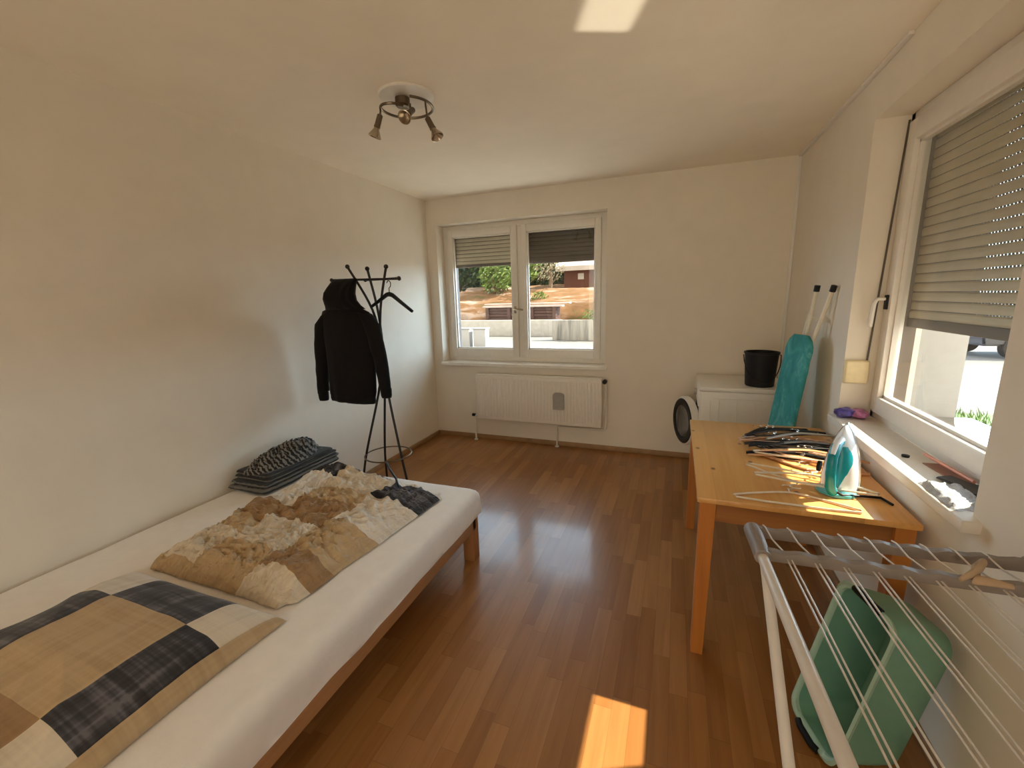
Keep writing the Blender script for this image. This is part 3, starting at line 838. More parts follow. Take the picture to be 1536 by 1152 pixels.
for x, y in ((RX0-.038, y0+.04), (1.393, y0+.062)):
    mb = MB(); mb.lathe([(.022, .0), (.022, .008), (.012, .014)], 18, Matrix.Translation((x, y, .0))); obj('pipe_collar', mb, M['white'], rad)
# humidifier
mb = MB(); prof = [(-.056, .0), (-.056, .145), (-.044, .165), (0, .172), (.044, .165), (.056, .145), (.056, 0)]
hx, hz, hy = 1.432, .412, y0-.034
for k, (yy) in enumerate((hy, hy+.026)): pass
rows = [[(hx+a, yy, hz+b) for a, b in prof] for yy in (hy, hy+.028)]
R, _ = mb.grid(rows, closed_v=True); mb.cap(R[0]); mb.cap(list(reversed(R[1])))
bmesh.ops.bevel(mb.bm, geom=mb.bm.edges[:], offset=.004, segments=2, affect='EDGES')
hum = obj('humidifier', mb, M['grey_plastic']); tag(hum, 'small grey evaporator pot hung on the front of the radiator', 'humidifier')

# ------------------------------------------------------------------ washing machine
wm = thing('washing_machine', 'white washing machine in the far corner with its porthole door ajar', 'washing machine', (2.97, 3.76, 0))
X0, X1, Y0, Y1, ZT = 2.668, 3.262, 3.462, 4.032, .80
mb = MB(); mb.box(X0, X1, Y0, Y1, .02, ZT-.032, .012, 3)
for x in (2.74, 2.80, 2.92, 3.04, 3.14): mb.box(x-.004, x+.004, Y0-.003, Y0+.004, .12, .70, .002, 1)
mb.box(2.76, 3.2, Y0-.003, Y0+.003, .715, .722, .001, 1)
obj('casing', mb, M['white'], wm)
mb = MB(); mb.box(X0-.012, X1+.002, Y0-.006, Y1+.002, ZT-.032, ZT, .009, 3); obj('worktop', mb, M['white'], wm)
mb = MB(); mb.box(X0-.014, X0+.01, Y0+.004, Y1-.004, ZT-.155, ZT-.036, .005); cp = obj('control_panel', mb, M['white'], wm)
mb = MB(); mb.lathe([(.026, 0), (.024, .022), (.004, .024)], 24, Matrix.Translation((X0-.013, 3.75, ZT-.095)) @ Matrix.Rotation(-PI/2, 4, 'Y')); obj('knob', mb, M['grey_plastic'], cp)
mb = MB(); mb.box(X0-.018, X0-.012, Y1-.17, Y1-.02, ZT-.14, ZT-.06, .003); obj('detergent_drawer', mb, M['white'], cp)
# porthole
mb = MB(); pr = [(.20, 0), (.205, .010), (.17, .012), (.15, -.02)]
mb.lathe([(.205, 0), (.205, .008), (.165, .010), (.160, 0)], 40, Matrix.Translation((X0, 3.745, .44)) @ Matrix.Rotation(-PI/2, 4, 'Y')); obj('porthole_seal', mb, M['rubber'], wm)
# door ajar, hinge at the near side
hinge = Vector((X0-.014, 3.545, .455)); dd = Vector((-.37, .929, 0)).normalized(); nrm = Vector((-.929, -.37, 0)).normalized()
ctr = hinge + dd*.195
m = Matrix.Translation(ctr) @ nrm.to_track_quat('Z', 'Y').to_matrix().to_4x4()
mb = MB(); mb.lathe([(.150, -.030), (.196, -.030), (.203, -.022), (.203, .018), (.196, .028), (.176, .030)], 48, m); door = obj('door', mb, M['white'], wm)
mb = MB(); mb.lathe([(.188, .0285), (.184, .034), (.140, .036), (.132, .030)], 48, m); obj('door_ring', mb, M['black_plastic'], door)
mb = MB(); mb.lathe([(.140, .030), (.10, .022), (.05, .016), (.004, .014)], 40, m); obj('door_glass', mb, M['grey_plastic'], door)
mb = MB(); mb.lathe([(.148, -.030), (.140, -.07), (.09, -.11), (.004, -.12)], 40, m); obj('door_bowl', mb, M['black_plastic'], door)
for x in (X0+.06, X1-.06):
    for y in (Y0+.06, Y1-.06):
        mb = MB(); mb.lathe([(.024, 0), (.024, .012), (.012, .014), (.012, .03)], 14, Matrix.Translation((x, y, 0))); obj('foot', mb, M['rubber'], wm)

# bucket
bk = thing('bucket', 'black plastic bucket standing on the washing machine', 'bucket', (3.078, 3.62, ZT))
bx, by = 3.078, 3.62
mb = MB(); mb.lathe([(.004, .001), (.092, .001), (.097, .006), (.112, .243), (.118, .245), (.118, .256), (.111, .257), (.094, .012), (.004, .009)], 40, Matrix.Translation((bx, by, ZT))); obj('pail', mb, M['black_plastic'], bk)
mb = MB(); mb.tube([(bx+.105*math.cos(a), by-.06*0+.112*math.sin(a)-.0, ZT+.235-.02*abs(math.sin(a))) for a in (-PI*.02, -.0)]+[(bx+.122*math.cos(a), by-.02+.122*math.sin(a), ZT+.235-.19*math.sin(-a)) for a in [-(PI*k/14) for k in range(0, 15)]], .0035, 6); obj('handle', mb, M['black_plastic'], bk)

# ------------------------------------------------------------------ ironing board
ib = thing('ironing_board', 'folded ironing board with mottled teal cover leaning in the far corner', 'ironing board', (3.10, 3.06, 0))
B0 = Vector((3.05, 3.04, .0)); B1 = Vector((3.195, 3.09, 1.225)); up = (B1-B0).normalized()
sd = Vector((.20, -.98, 0)); sd = (sd - up*sd.dot(up)).normalized(); fn = up.cross(sd).normalized()
if fn.y > 0: fn = -fn
Lb = (B1-B0).length
def bw(t_):            # half width along the board
    if t_ < .25: return .07+.085*math.sin(PI/2*t_/.25)
    if t_ > .93: return .155*math.sqrt(max(0.02, 1-((t_-.93)/.07)**2*.75))
    return .155
mb = MB(); rings = []
for k in range(41):
    t_ = k/40; w_ = bw(t_); c = B0 + up*(.004+t_*Lb)
    rings.append([c + sd*w_*math.copysign(abs(math.cos(a))**.4, math.cos(a)) + fn*(.017*math.copysign(abs(math.sin(a))**.6, math.sin(a)) + .003*noise.noise(Vector((t_*20, a, 1)))) for a in (2*PI*j/24 for j in range(24))])
mb.loft(rings); obj('padded_cover', mb, M['teal_cover'], ib, ang=60)
for s_, tip, lo in ((0, Vector((3.235, 3.045, 1.50)), .55), (1, Vector((3.283, 2.93, 1.497)), .5)):
    a = B0 + up*lo - fn*.032 + sd*(-.05 if s_ == 0 else .03)
    c = B0 + up*1.18 - fn*.034 + sd*(-.02 if s_ == 0 else .06)
    mb = MB(); mb.tube([a, c, tip], .0105, 10); lg = obj('leg', mb, M['cream_tube'], ib)
    mb = MB(); dr_ = (tip-c).normalized(); mb.tube([tip-dr_*.012, tip+dr_*.022], .016, 12); obj('foot_cap', mb, M['black_plastic'], lg)
mb = MB(); q0 = B0+up*1.18-fn*.034
mb.tube([q0+sd*-.03+up*.17, q0+sd*.085+up*.15], .008, 8); mb.tube([q0+sd*-.06+up*.02, q0+sd*-.045+up*.2, q0+sd*.0+up*.21], .006, 8)
obj('cross_strut', mb, M['cream_tube'], ib)

# ------------------------------------------------------------------ table
TX0, TX1, TY0, TY1, TZ = 2.580, 3.278, 1.708, 2.835, .715
tb = thing('table', 'orange pine table under the window beside the right wall', 'table', ((TX0+TX1)/2, (TY0+TY1)/2, 0))
tb['label'] = 'orange pine table strewn with hangers under the window sill'
mb = MB(); mb.box(TX0, TX1, TY0, TY1, TZ-.022, TZ, .003); obj('tabletop', mb, M['pine'], tb)
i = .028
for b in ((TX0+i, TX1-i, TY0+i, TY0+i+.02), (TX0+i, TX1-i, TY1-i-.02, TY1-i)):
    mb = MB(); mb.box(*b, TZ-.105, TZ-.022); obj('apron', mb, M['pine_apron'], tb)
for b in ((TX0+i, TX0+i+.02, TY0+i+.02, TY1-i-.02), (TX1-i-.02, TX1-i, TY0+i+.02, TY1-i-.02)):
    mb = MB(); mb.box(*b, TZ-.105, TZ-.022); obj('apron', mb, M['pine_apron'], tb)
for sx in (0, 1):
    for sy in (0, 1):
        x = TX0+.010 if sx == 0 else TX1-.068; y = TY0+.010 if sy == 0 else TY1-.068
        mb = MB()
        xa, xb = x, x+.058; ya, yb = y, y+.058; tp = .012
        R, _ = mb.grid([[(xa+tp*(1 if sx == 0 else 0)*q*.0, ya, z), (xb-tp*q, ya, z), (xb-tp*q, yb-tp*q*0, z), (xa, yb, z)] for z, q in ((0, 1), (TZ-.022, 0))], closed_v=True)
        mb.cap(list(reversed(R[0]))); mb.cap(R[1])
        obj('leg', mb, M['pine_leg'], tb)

# ------------------------------------------------------------------ iron
ir = thing('clothes_iron', 'teal and white steam iron standing on its heel on the table', 'iron', (3.105, 1.945, TZ), (0, 0, math.radians(-28)))
def outline(t_, w):     # half width of the soleplate shape at height t_ (0 heel .. 1 tip)
    return w*(1-max(0, t_-.12)**1.7/ .88**1.7)**.75 if t_ < .999 else .001
mb = MB(); rings = []     # white body: depth axis -Y, height Z
Hh = .265
for k in range(29):
    t_ = k/28; w_ = max(.004, outline(t_, .060)); z = .004+Hh*t_; dp = .075*(1-.55*t_**1.5)
    rings.append([(w_*math.cos(a)*(1 if math.sin(a) > 0 else 1), .012 - (dp*(-math.sin(a)) if math.sin(a) < 0 else -.012*math.sin(a)*0), z) for a in (2*PI*j/28 for j in range(28))])
mb.loft(rings); obj('housing', mb, M['iron_white'], ir, local=True, ang=60)
mb = MB(); rings = []
for k in range(25):
    t_ = k/24; w_ = max(.003, outline(t_, .064)); rings.append([(-w_, .013, .002+.272*t_), (w_, .013, .002+.272*t_), (w_, .026, .002+.272*t_), (-w_, .026, .002+.272*t_)])
mb.loft(rings); obj('soleplate', mb, M['steel'], ir, local=True)
mb = MB(); rings = []     # teal water tank on the upper side
for k in range(21):
    t_ = .06+.66*k/20; w_ = max(.003, .046*math.sin(PI*min(1, (t_-.03)/.80))**.6); z = Hh*t_; dp = .075*(1-.55*t_**1.5)
    rings.append([(w_*math.cos(a), .012-(dp+.007)*abs(math.sin(a))**.8 if math.sin(a) < 0 else .0, z) for a in (2*PI*j/24 for j in range(24))])
mb.loft(rings); obj('water_tank', mb, M['teal'], ir, local=True, ang=60)
mb = MB(); mb.tube([(0, -.055, .215), (-.004, -.095, .205), (-.006, -.122, .17), (-.006, -.128, .11), (-.004, -.118, .05), (0, -.09, .02)], [.014, .017, .017, .017, .018, .018], 14); obj('handle', mb, M['teal'], ir, local=True)
mb = MB(); mb.tube([(0, -.050, .222), (-.004, -.098, .212), (-.006, -.130, .180)], [.013, .012, .008], 12); obj('handle_top', mb, M['iron_white'], ir, local=True)
mb = MB(); mb.lathe([(.062, 0), (.066, .003), (.064, .012), (.03, .016)], 32, Matrix.Translation((.0, -.036, 0)) @ Matrix.Diagonal((1, .95, 1, 1))); obj('heel', mb, M['teal_light'], ir, local=True)
mb = MB(); mb.lathe([(.021, 0), (.021, .010), (.004, .012)], 20, Matrix.Translation((-.050, -.072, .105)) @ Matrix.Rotation(-PI/2, 4, 'Y')); obj('dial', mb, M['black_plastic'], ir, local=True)
mb = MB(); mb.tube([(.01, -.10, .03), (.03, -.085, .014), (.075, -.03, .0075), (.13, .01, .0065), (.17, -.03, .0065)], .005, 8); obj('cord', mb, M['black_plastic'], ir, local=True)

# ------------------------------------------------------------------ clothes hangers on the table
def hanger_proto(name, mat, style, label):
    t = thing(name, label, 'coat hanger', (0, 0, 0), group='loose hangers on the table')
    mb = MB(); n = 24; top = []
    for k in range(n+1):
        x = -.205+.41*k/n; a = abs(x)/.205
        top.append((x, -.085*a**1.35, 0))
    if style == 'bar':
        rings = []
        for k, (x, y, z) in enumerate(top):
            a = abs(x)/.205; hw = .020*(1-.45*a); th = .0055
            rings.append([(x, y+hw*math.cos(q), th*math.copysign(abs(math.sin(q))**.5, math.sin(q))) for q in (2*PI*j/12 for j in range(12))])
        mb.loft(rings); obj('shoulder_bar', mb, mat, t, local=True)
        mb = MB(); mb.tube([(-.175, -.078, 0), (-.16, -.10, 0), (0, -.105, 0), (.16, -.10, 0), (.175, -.078, 0)], .004, 8); obj('trouser_bar', mb, mat, t, local=True)
    elif style == 'flat':
        rings = []
        for k, (x, y, z) in enumerate(top):
            a = abs(x)/.205; hw = .014*(1-.3*a); th = .0045
            rings.append([(x, y+hw*math.cos(q), th*math.sin(q)) for q in (2*PI*j/12 for j in range(12))])
        mb.loft(rings); obj('shoulder_bar', mb, mat, t, local=True)
    else:
        r = .0042 if style == 'tube' else .0022
        loop = top[:]+[(.198, -.103, 0), (.10, -.112, 0), (-.10, -.112, 0), (-.198, -.103, 0)]
        mb.tube(loop, r, 8, closed=True); obj('loop', mb, mat, t, local=True)
    mb = MB(); mb.tube([(0, 0, 0), (0, .03, 0)]+[(.019*math.cos(a)-.0, .052+.019*math.sin(a), 0) for a in (math.radians(-95+245*k/14) for k in range(15))], .0018 if style != 'tube' else .003, 6)
    obj('hook', mb, M['steel'] if style != 'tube' else mat, t, local=True)
    return t
protos = {}
HL = [  # style key, tip (x, y), heading, z, label
    ('black', 2.80, 2.60, 34, .0075, 'black hanger at the far edge of the pile, lying close to the teal board'),
    ('grey', 2.80, 2.57, 25, .0195, 'pinkish grey thin hanger pointing to the far table corner'),
    ('wood', 2.80, 2.54, 12, .0075, 'brown wooden hanger along the far side of the hanger pile'),
    ('copper', 2.79, 2.50, 7, .0330, 'pale copper wire hanger lying on top of the hanger pile'),
    ('black', 2.82, 2.46, 4, .0200, 'black hanger in the thick middle of the pile, under the copper wire one'),
    ('black', 2.84, 2.40, -2, .0320, 'black hanger on top of the dark middle of the pile'),
    ('black', 2.83, 2.36, -5, .0075, 'black hanger at the bottom of the pile with its end towards the iron'),
    ('white', 2.86, 2.33, -8, .0300, 'milky grey plastic hanger lying among the black ones'),
    ('wood', 2.84, 2.29, -14, .0200, 'brown wooden hanger on the iron side of the pile'),
    ('copper', 2.85, 2.24, -17, .0315, 'copper wire hanger nearest the iron handle'),
    ('wood2', 2.86, 2.19, -19, .0075, 'pale wooden hanger at the near edge of the pile'),
  ('black', 2.81, 2.52, 20, .0460, 'black hanger crossing over the far half of the pile at a slant'),
  ('black', 2.87, 2.36, 12, .0450, 'black hanger lying highest, crossing the iron side of the pile'),
  ('grey', 2.90, 2.45, 16, .0580, 'grey thin hanger on the very top of the pile'),
  ('wood', 2.88, 2.30, -6, .0440, 'brown wooden hanger across the near half of the pile'),
]
def place_hanger(key, x, y, ang, z, label):
    mats = {'black': ('black_plastic', 'bar'), 'grey': ('hanger_grey', 'flat'), 'wood': ('hanger_wood', 'flat'), 'wood2': ('hanger_wood', 'bar'), 'copper': ('hanger_copper', 'wire'), 'white': ('clear_plastic', 'tube'), 'clear': ('clear_plastic', 'flat')}
    a = math.radians(ang); d = Vector((math.cos(a), math.sin(a)))
    c = Vector((x, y)) + d*.205
    if key not in protos: o = protos[key] = hanger_proto('clothes_hanger', M[mats[key][0]], mats[key][1], label)
    else: o = copy_tree(protos[key])
    o['label'] = label
    o.location = (c.x, c.y, TZ+z); o.rotation_euler = (0, 0, a + (PI if ang < -15 else 0))
    return o
for h in HL: place_hanger(*h)
# thin plastic hangers of the near group
place_hanger('white', 2.77, 2.00, -19, .0180, 'milky plastic hanger slanting over the one nearest the table edge')
place_hanger('white', 2.715, 1.850, -1, .0055, 'milky plastic hanger lying nearest the front table edge, end at the foot of the iron')
place_hanger('white', 2.83, 2.05, -12, .0260, 'milky plastic hanger between the wooden hangers and the table edge')

# ------------------------------------------------------------------ things on the right sill
SZ = RZ0
pk = thing('snack_packet', 'crumpled purple and pink packet at the far end of the right sill', 'packet', (3.36, 2.63, SZ))
def lump(name, c, rx, ry, rz, mat, parent, seed, rot=0., amp=.3):
    mb = MB(); rows = []
    for i in range(13):
        th = PI*i/12; row = []
        for j in range(20):
            ph = 2*PI*j/20; v = Vector((math.sin(th)*math.cos(ph), math.sin(th)*math.sin(ph), -math.cos(th)))
            k = 1+amp*noise.noise(v*2.3+Vector((seed, 0, 0)))
            p = Vector((v.x*rx*k, v.y*ry*k, v.z*rz*k)); p.rotate(Matrix.Rotation(rot, 3, 'Z'))
            row.append((c[0]+p.x, c[1]+p.y, max(SZ+.0015, c[2]+p.z)))
        rows.append(row)
    mb.loft(rows, False); return obj(name, mb, mat, parent, ang=50)
lump('wrapper', (3.315, 2.635, SZ+.026), .045, .040, .026, M['purple_foil'], pk, 1)
lump('wrapper_end', (3.375, 2.63, SZ+.024), .042, .042, .024, M['pink_foil'], pk, 5)
mb = MB(); mb.lathe([(.012, 0), (.013, .008), (.004, .010)], 14, Matrix.Translation((3.345, 2.05, SZ))); tag(obj('bottle_cap', mb, M['black_plastic']), 'tiny black cap lying alone on the middle of the right sill', 'cap')
mb = MB(); mb.tube([(3.40, 2.04, SZ+.020), (3.412, 1.90, SZ+.020), (3.42, 1.78, SZ+.020)], .0058, 6); mb.tube([(3.3985, 2.057, SZ+.020), (3.40, 2.04, SZ+.020)], [.001, .0058], 6)
tag(obj('pencil', mb, M['red_pencil']), 'slim orange-red pencil lying on dark cards on the right sill', 'pencil')
mb = MB(); mb.box(-.026, .026, -.12, .12, 0, .0035, .001, 1, Matrix.Translation((3.408, 1.87, SZ)) @ Matrix.Rotation(.09, 4, 'Z')); tag(obj('brown_card', mb, M['brown_paper']), 'reddish brown card under the pencil on the right sill', 'card')
for k, (x, y, rz, lab) in enumerate(((3.385, 1.79, .4, 'dark folded card beside the pencil end on the right sill'), (3.40, 1.735, -.3, 'dark folded card partly tucked behind the near window reveal'))):
    mb = MB(); mt = Matrix.Translation((x, y, SZ+.0045)) @ Matrix.Rotation(rz, 4, 'Z')
    mb.box(-.026, .026, -.05, .05, 0, .004, .001, 1, mt); mb.box(-.024, .026, -.048, .048, .005, .0085, .001, 1, mt @ Matrix.Rotation(-.03, 4, 'Y'))
    tag(obj('dark_card', mb, M['dark_item']), lab, 'card')
mb = MB(); rows = []
for i in range(37):
    row = []
    for j in range(23):
        u, v = i/36, j/22; e_ = min(u, 1-u, v, 1-v)
        x = 3.272+.115*v + .012*noise.noise(Vector((u*4, v*3, 1))); y = 1.575+.20*u + .015*noise.noise(Vector((u*3, v*4, 6)))
        q = ridge((u*5, v*3.2, 3))*.5 + ridge((u*11+v*4, v*7, 8))*.4
        row.append((x, y, SZ+.0012+min(1, e_*7)*max(.001, .007+.016*q)))
    rows.append(row)
mb.grid(rows); mb.smooth = True
tag(obj('plastic_wrap', mb, M['wrap'], None, ang=70), 'clear crumpled plastic wrap on the near end of the right sill', 'plastic wrap')

# ------------------------------------------------------------------ drying rack
ARK = math.radians(2.6)
dk = thing('drying_rack', 'white wire laundry drying rack in front of the right wall', 'drying rack', (2.69, 1.222, 0), (0, 0, ARK))
# local frame: x along the end bar, -y towards the viewer
RZ = .862; WID = .575; LEN = 1.06
def bar_pts(y, z, n=34):
    return [(WID*k/n, y + .0035*math.sin(k*1.45), z + .004*math.sin(k*1.45+1)) for k in range(n+1)]
def slatbar(y, z):
    mb = MB(); rows = []
    for k in range(41):
        x = WID*k/40; wv = .004*math.sin(k*1.35)
        rows.append([(x, y-.013, z+wv*.6), (x, y-.008, z+.011+wv), (x, y+.008, z+.012+wv*.6), (x, y+.013, z+.002), (x, y+.010, z-.011), (x, y-.010, z-.013)])
    mb.loft(rows); return mb
obj('end_bar', slatbar(0, RZ), M['rack_grey'], dk, local=True, ang=50)
obj('end_bar', slatbar(-.108, RZ+.0), M['rack_grey'], dk, local=True, ang=50)
obj('end_bar', slatbar(-LEN, RZ), M['rack_grey'], dk, local=True, ang=50)
for x in (0, WID):
    mb = MB(); mb.tube([(x, .010, RZ), (x, -.03, RZ+.002), (x, -.075, RZ+.001), (x, -.125, RZ-.002)], [.020, .021, .020, .019], 14); obj('corner_joint', mb, M['rack_grey'], dk, local=True)
    mb = MB(); mb.tube([(x, -.105, RZ-.003), (x, -LEN, RZ-.003)], .0125, 14); obj('side_rail', mb, M['rack_white'], dk, local=True)
    xo = .006 if x == 0 else WID-.006
    mb = MB(); mb.tube([(xo, -.118, RZ-.014), (xo, -LEN-.02, .012)], .0115, 12); lg = obj('leg', mb, M['rack_white'], dk, local=True)
    mb = MB(); mb.tube([(xo, -LEN+.008, .035), (xo, -LEN-.022, .006)], .015, 12); obj('foot', mb, M['rack_grey'], lg, local=True)
    xi = .034 if x == 0 else WID-.034
    mb = MB(); mb.tube([(xi, -LEN+.02, RZ-.014), (xi, -.085, .012)], .0115, 12); lg = obj('leg', mb, M['rack_white'], dk, local=True)
    mb = MB(); mb.tube([(xi, -.112, .035), (xi, -.08, .006)], .015, 12); obj('foot', mb, M['rack_grey'], lg, local=True)
for k in range(9):
    x = .058+.0575*k
    mb = MB()
    for o_ in (-.0048, .0048): mb.tube([(x+o_, -.108, RZ-.001), (x+o_, -LEN, RZ-.001)], .0019, 8)
    if k < 9: mb.tube([(x-.03, .016, RZ+.012), (x-.028, .0, RZ+.015), (x-.02, -.04, RZ+.004), (x-.004, -.100, RZ+.002)], .0021, 8)
    obj('drying_wire', mb, M['rack_white'], dk, local=True)
# ribbon tied on the rack
mb = MB()
pr_ = [(3.075, 1.118, RZ+.010), (3.095, 1.128, RZ+.020), (3.118, 1.145, RZ+.030), (3.134, 1.165, RZ+.034), (3.140, 1.182, RZ+.026), (3.130, 1.180, RZ+.016), (3.116, 1.150, RZ+.010), (3.105, 1.125, RZ+.012), (3.130, 1.118, RZ+.016), (3.160, 1.116, RZ+.014)]
mb.tube([Vector(p_) for p_ in pr_], [.006, .009, .010, .010, .009, .009, .011, .012, .010, .006], 10, flat=.6)
tag(obj('cloth_ribbon', mb, M['beige_rag']), 'twisted beige cloth strip lying across the bars of the drying rack', 'cloth')

# ------------------------------------------------------------------ mint tub behind the rack
tu = thing('laundry_tub', 'mint green plastic tub with black grips tipped on end behind the drying rack', 'tub', (3.0, 1.4, 0))
P1, P2, P3, P4 = Vector((3.030, 1.585, .555)), Vector((3.110, 1.355, .560)), Vector((2.992, 1.352, .012)), Vector((2.925, 1.560, .020))
ax_l = ((P1+P2)/2-(P3+P4)/2); Lt = ax_l.length; ax_l.normalize()
ax_w = ((P2+P3)/2-(P1+P4)/2); Wt = ax_w.length; ax_w = (ax_w-ax_l*ax_w.dot(ax_l)).normalized()
nrm = ax_l.cross(ax_w).normalized()
if nrm.x < 0: nrm = -nrm            # inwards, away from the mouth
ctr = (P1+P2+P3+P4)/4
def rr(depth, scale, inset, rad=.05, n=8):
    hl, hw = Lt/2*scale-inset, Wt/2*scale-inset; out = []
    for qx, qy, a0 in ((1, 1, 0), (-1, 1, PI/2), (-1, -1, PI), (1, -1, 1.5*PI)):
        for k in range(n+1):
            a = a0+PI/2*k/n
            out.append(ctr + ax_l*(qx*(hl-rad)+rad*math.cos(a)) + ax_w*(qy*(hw-rad)+rad*math.sin(a)) + nrm*depth)
    return out
mb = MB()
mb.loft([rr(.0, 1, .004), rr(.05, .985, .004), rr(.13, .955, .004), rr(.185, .92, .004), rr(.195, .88, .006), rr(.190, .86, .012), rr(.13, .945, .010), rr(.05, .975, .010), rr(.0, .99, .010)], caps=False)
R0 = [mb.bm.verts.new(p) for p in rr(.193, .88, .007)]; mb.cap(R0)
obj('tub_shell', mb, M['mint'], tu, ang=50)
mb = MB(); mb.loft([rr(.006, 1, .003), rr(-.006, 1.01, 0), rr(-.010, 1.0, .006), rr(-.004, .985, .010), rr(.008, .98, .010)], caps=False); obj('rim', mb, M['mint_rim'], tu, ang=50)
for s_ in (1, -1):
    c = ctr + ax_l*(s_*(Lt/2-.002))
    mb = MB(); mb.tube([c-ax_w*.052-nrm*.008, c-ax_w*.03-nrm*.014+ax_l*s_*.003, c+ax_w*.03-nrm*.014+ax_l*s_*.003, c+ax_w*.052-nrm*.008], .0115, 10); obj('grip', mb, M['black_plastic'], tu)

# ------------------------------------------------------------------ outside
mb = MB(); mb.box(-45, 60, D+WALL_T+.3, 70, GZ-.2, GZ); mb.box(W+.30, 60, -30, D+WALL_T+.3, GZ-.2, GZ); struct('ground', mb, M['road'])
mb = MB(); mb.box(-45, W+.30, -30, BACK-.3, GZ-.2, GZ); struct('bounce_ground', mb, M['paving'])  # unseen pale paving added to bounce sunlight up to the ceiling
mb = MB(); mb.box(-45, W+.3, D+WALL_T, D+WALL_T+.3, GZ-.2, GZ+.012); mb.box(-20, W+2.2, D+WALL_T+.3, 10.5, GZ-.1, GZ+.012); mb.box(W+.3, W+2.2, -12, D+WALL_T+.3, GZ-.1, GZ+.012); struct('path', mb, M['yard'])  # pale yard added so sunlit ground throws light in through the windows
# grass strip by the right window
mb = MB()
for k in range(900):
    x = random.uniform(5.6, 7.2); y = random.uniform(6.4, 8.6); h = random.uniform(.06, .16); a = random.uniform(0, PI)
    dx, dy = .012*math.cos(a), .012*math.sin(a); lx, ly = random.uniform(-.05, .05), random.uniform(-.05, .05)
    v = [mb.bm.verts.new(p) for p in ((x-dx, y-dy, GZ), (x+dx, y+dy, GZ), (x+lx, y+ly, GZ+h))]; mb.bm.faces.new(v)
mb.box(5.6, 7.2, 6.4, 8.6, GZ, GZ+.02)
tag(obj('grass', mb, M['grass']), 'patch of green grass outside the right window beside the road', 'grass', kind='stuff')
# parked car
car = thing('car', 'dark parked car seen through the right window across the road', 'car', (12.15, 16.5, GZ), (0, 0, math.radians(10)))
mb = MB()
prof = [(-2.05, .35), (-2.1, .62), (-2.0, .86), (-1.2, .95), (-.75, 1.38), (.75, 1.42), (1.45, .98), (2.0, .88), (2.1, .6), (2.05, .35)]
rows = [[(x, y*(1 if z < 1 else .86), z) for x, z in prof] for y in (-.85, .85)]
R, _ = mb.grid(rows, closed_v=True); mb.cap(R[0]); mb.cap(list(reversed(R[1])))
bmesh.ops.bevel(mb.bm, geom=mb.bm.edges[:], offset=.05, segments=2, affect='EDGES'); obj('car_body', mb, M['car_paint'], car, local=True)
for sy in (-1, 1):
    mb = MB(); rows = [[(x, sy*(.80+o), z) for x, z in ((-1.0, 1.0), (-.65, 1.32), (.68, 1.34), (1.15, 1.0))] for o in (-.1, .03)]
    R, _ = mb.grid(rows, closed_v=True); mb.cap(R[0]); mb.cap(list(reversed(R[1]))); obj('car_window', mb, M['car_glass'], car, local=True)
    for x in (-1.3, 1.3):
        mb = MB(); mb.lathe([(.02, -.1), (.31, -.1), (.32, -.06), (.32, .06), (.31, .1), (.02, .1)], 24, Matrix.Translation((x, sy*.78, .32)) @ Matrix.Rotation(PI/2, 4, 'X')); obj('wheel', mb, M['rubber'], car, local=True)

# low walls, terraces
mb = MB(); mb.box(-11.5, -2.9, 21.0, 21.3, GZ, .34, .02); tag(obj('low_wall', mb, M['pale_concrete']), 'pale low concrete wall across the road beyond the left pane', 'wall')
mb = MB(); mb.box(-2.85, 4.5, 19.2, 19.5, GZ, .42, .02); tag(obj('retaining_wall', mb, M['concrete']), 'streaked grey retaining wall across the road beyond the inner pane of the far window', 'wall')
for k, (x, lab) in enumerate(((-5.75, 'white gate post nearest the left edge of the far window'), (-5.02, 'white gate post standing just beside another one across the road'))):
    mb = MB(); mb.box(x-.28, x+.28, 15.9, 16.3, GZ, .26, .03); mb.box(x-.31, x+.31, 15.87, 16.33, .26, .31, .02); tag(obj('gate_post', mb, M['outer_white']), lab, 'post', 'white gate posts')
def terrace(name, x0, x1, y0, y1, z0, z1, seed, label):
    mb = MB(); rows = []
    n, m = 50, 14
    for i in range(n+1):
        x = x0+(x1-x0)*i/n; row = []
        for j in range(m+1):
            t_ = j/m; y = y0+(y1-y0)*t_; z = z0+(z1-z0)*min(1, t_*1.9)**.8
            z += .10*noise.noise(Vector((x*1.2, y*1.4, seed))) + .05*noise.noise(Vector((x*3.5, y*3, seed)))
            row.append((x, y + .15*noise.noise(Vector((x*.8, z*2, seed+3))), z))
        row.append((x, y1, GZ-.1)); row.insert(0, (x, y0, GZ-.1)); rows.append(row)
    mb.grid(rows); o = obj(name, mb, M['earth'], ang=30); tag(o, label, 'bank', 'earth terraces', ); return o
terrace('earth_bank', -12, 4.2, 22.6, 24.3, .30, 1.30, 1., 'lowest tan earth terrace just above the low walls')
terrace('earth_bank', -13, 6, 24.3, 28, 1.15, 1.95, 4., 'middle tan earth terrace above the timber planter')
terrace('earth_bank', -16, 9, 28.3, 36, 1.8, 2.35, 8., 'uppermost earth terrace in front of the trees and barn')
pt = thing('timber_planter', 'long dark brown timber planter with pale coping against the terraces', 'planter', (-5.3, 22, GZ))
mb = MB()
for k in range(4): mb.box(-7.25, -3.3, 21.65-.02*(k % 2), 21.85, .30+k*.165, .30+k*.165+.15, .015)
for x in (-7.15, -5.9, -4.6, -3.4): mb.box(x-.09, x+.09, 21.55, 21.8, GZ, .96, .01)
obj('boards', mb, M['dark_timber'], pt)
mb = MB(); mb.box(-7.4, -2.95, 21.5, 22.0, .97, 1.06, .02); mb.box(-7.5, -2.7, 22.0, 22.5, 1.10, 1.18, .02); obj('coping', mb, M['pale_coping'], pt)
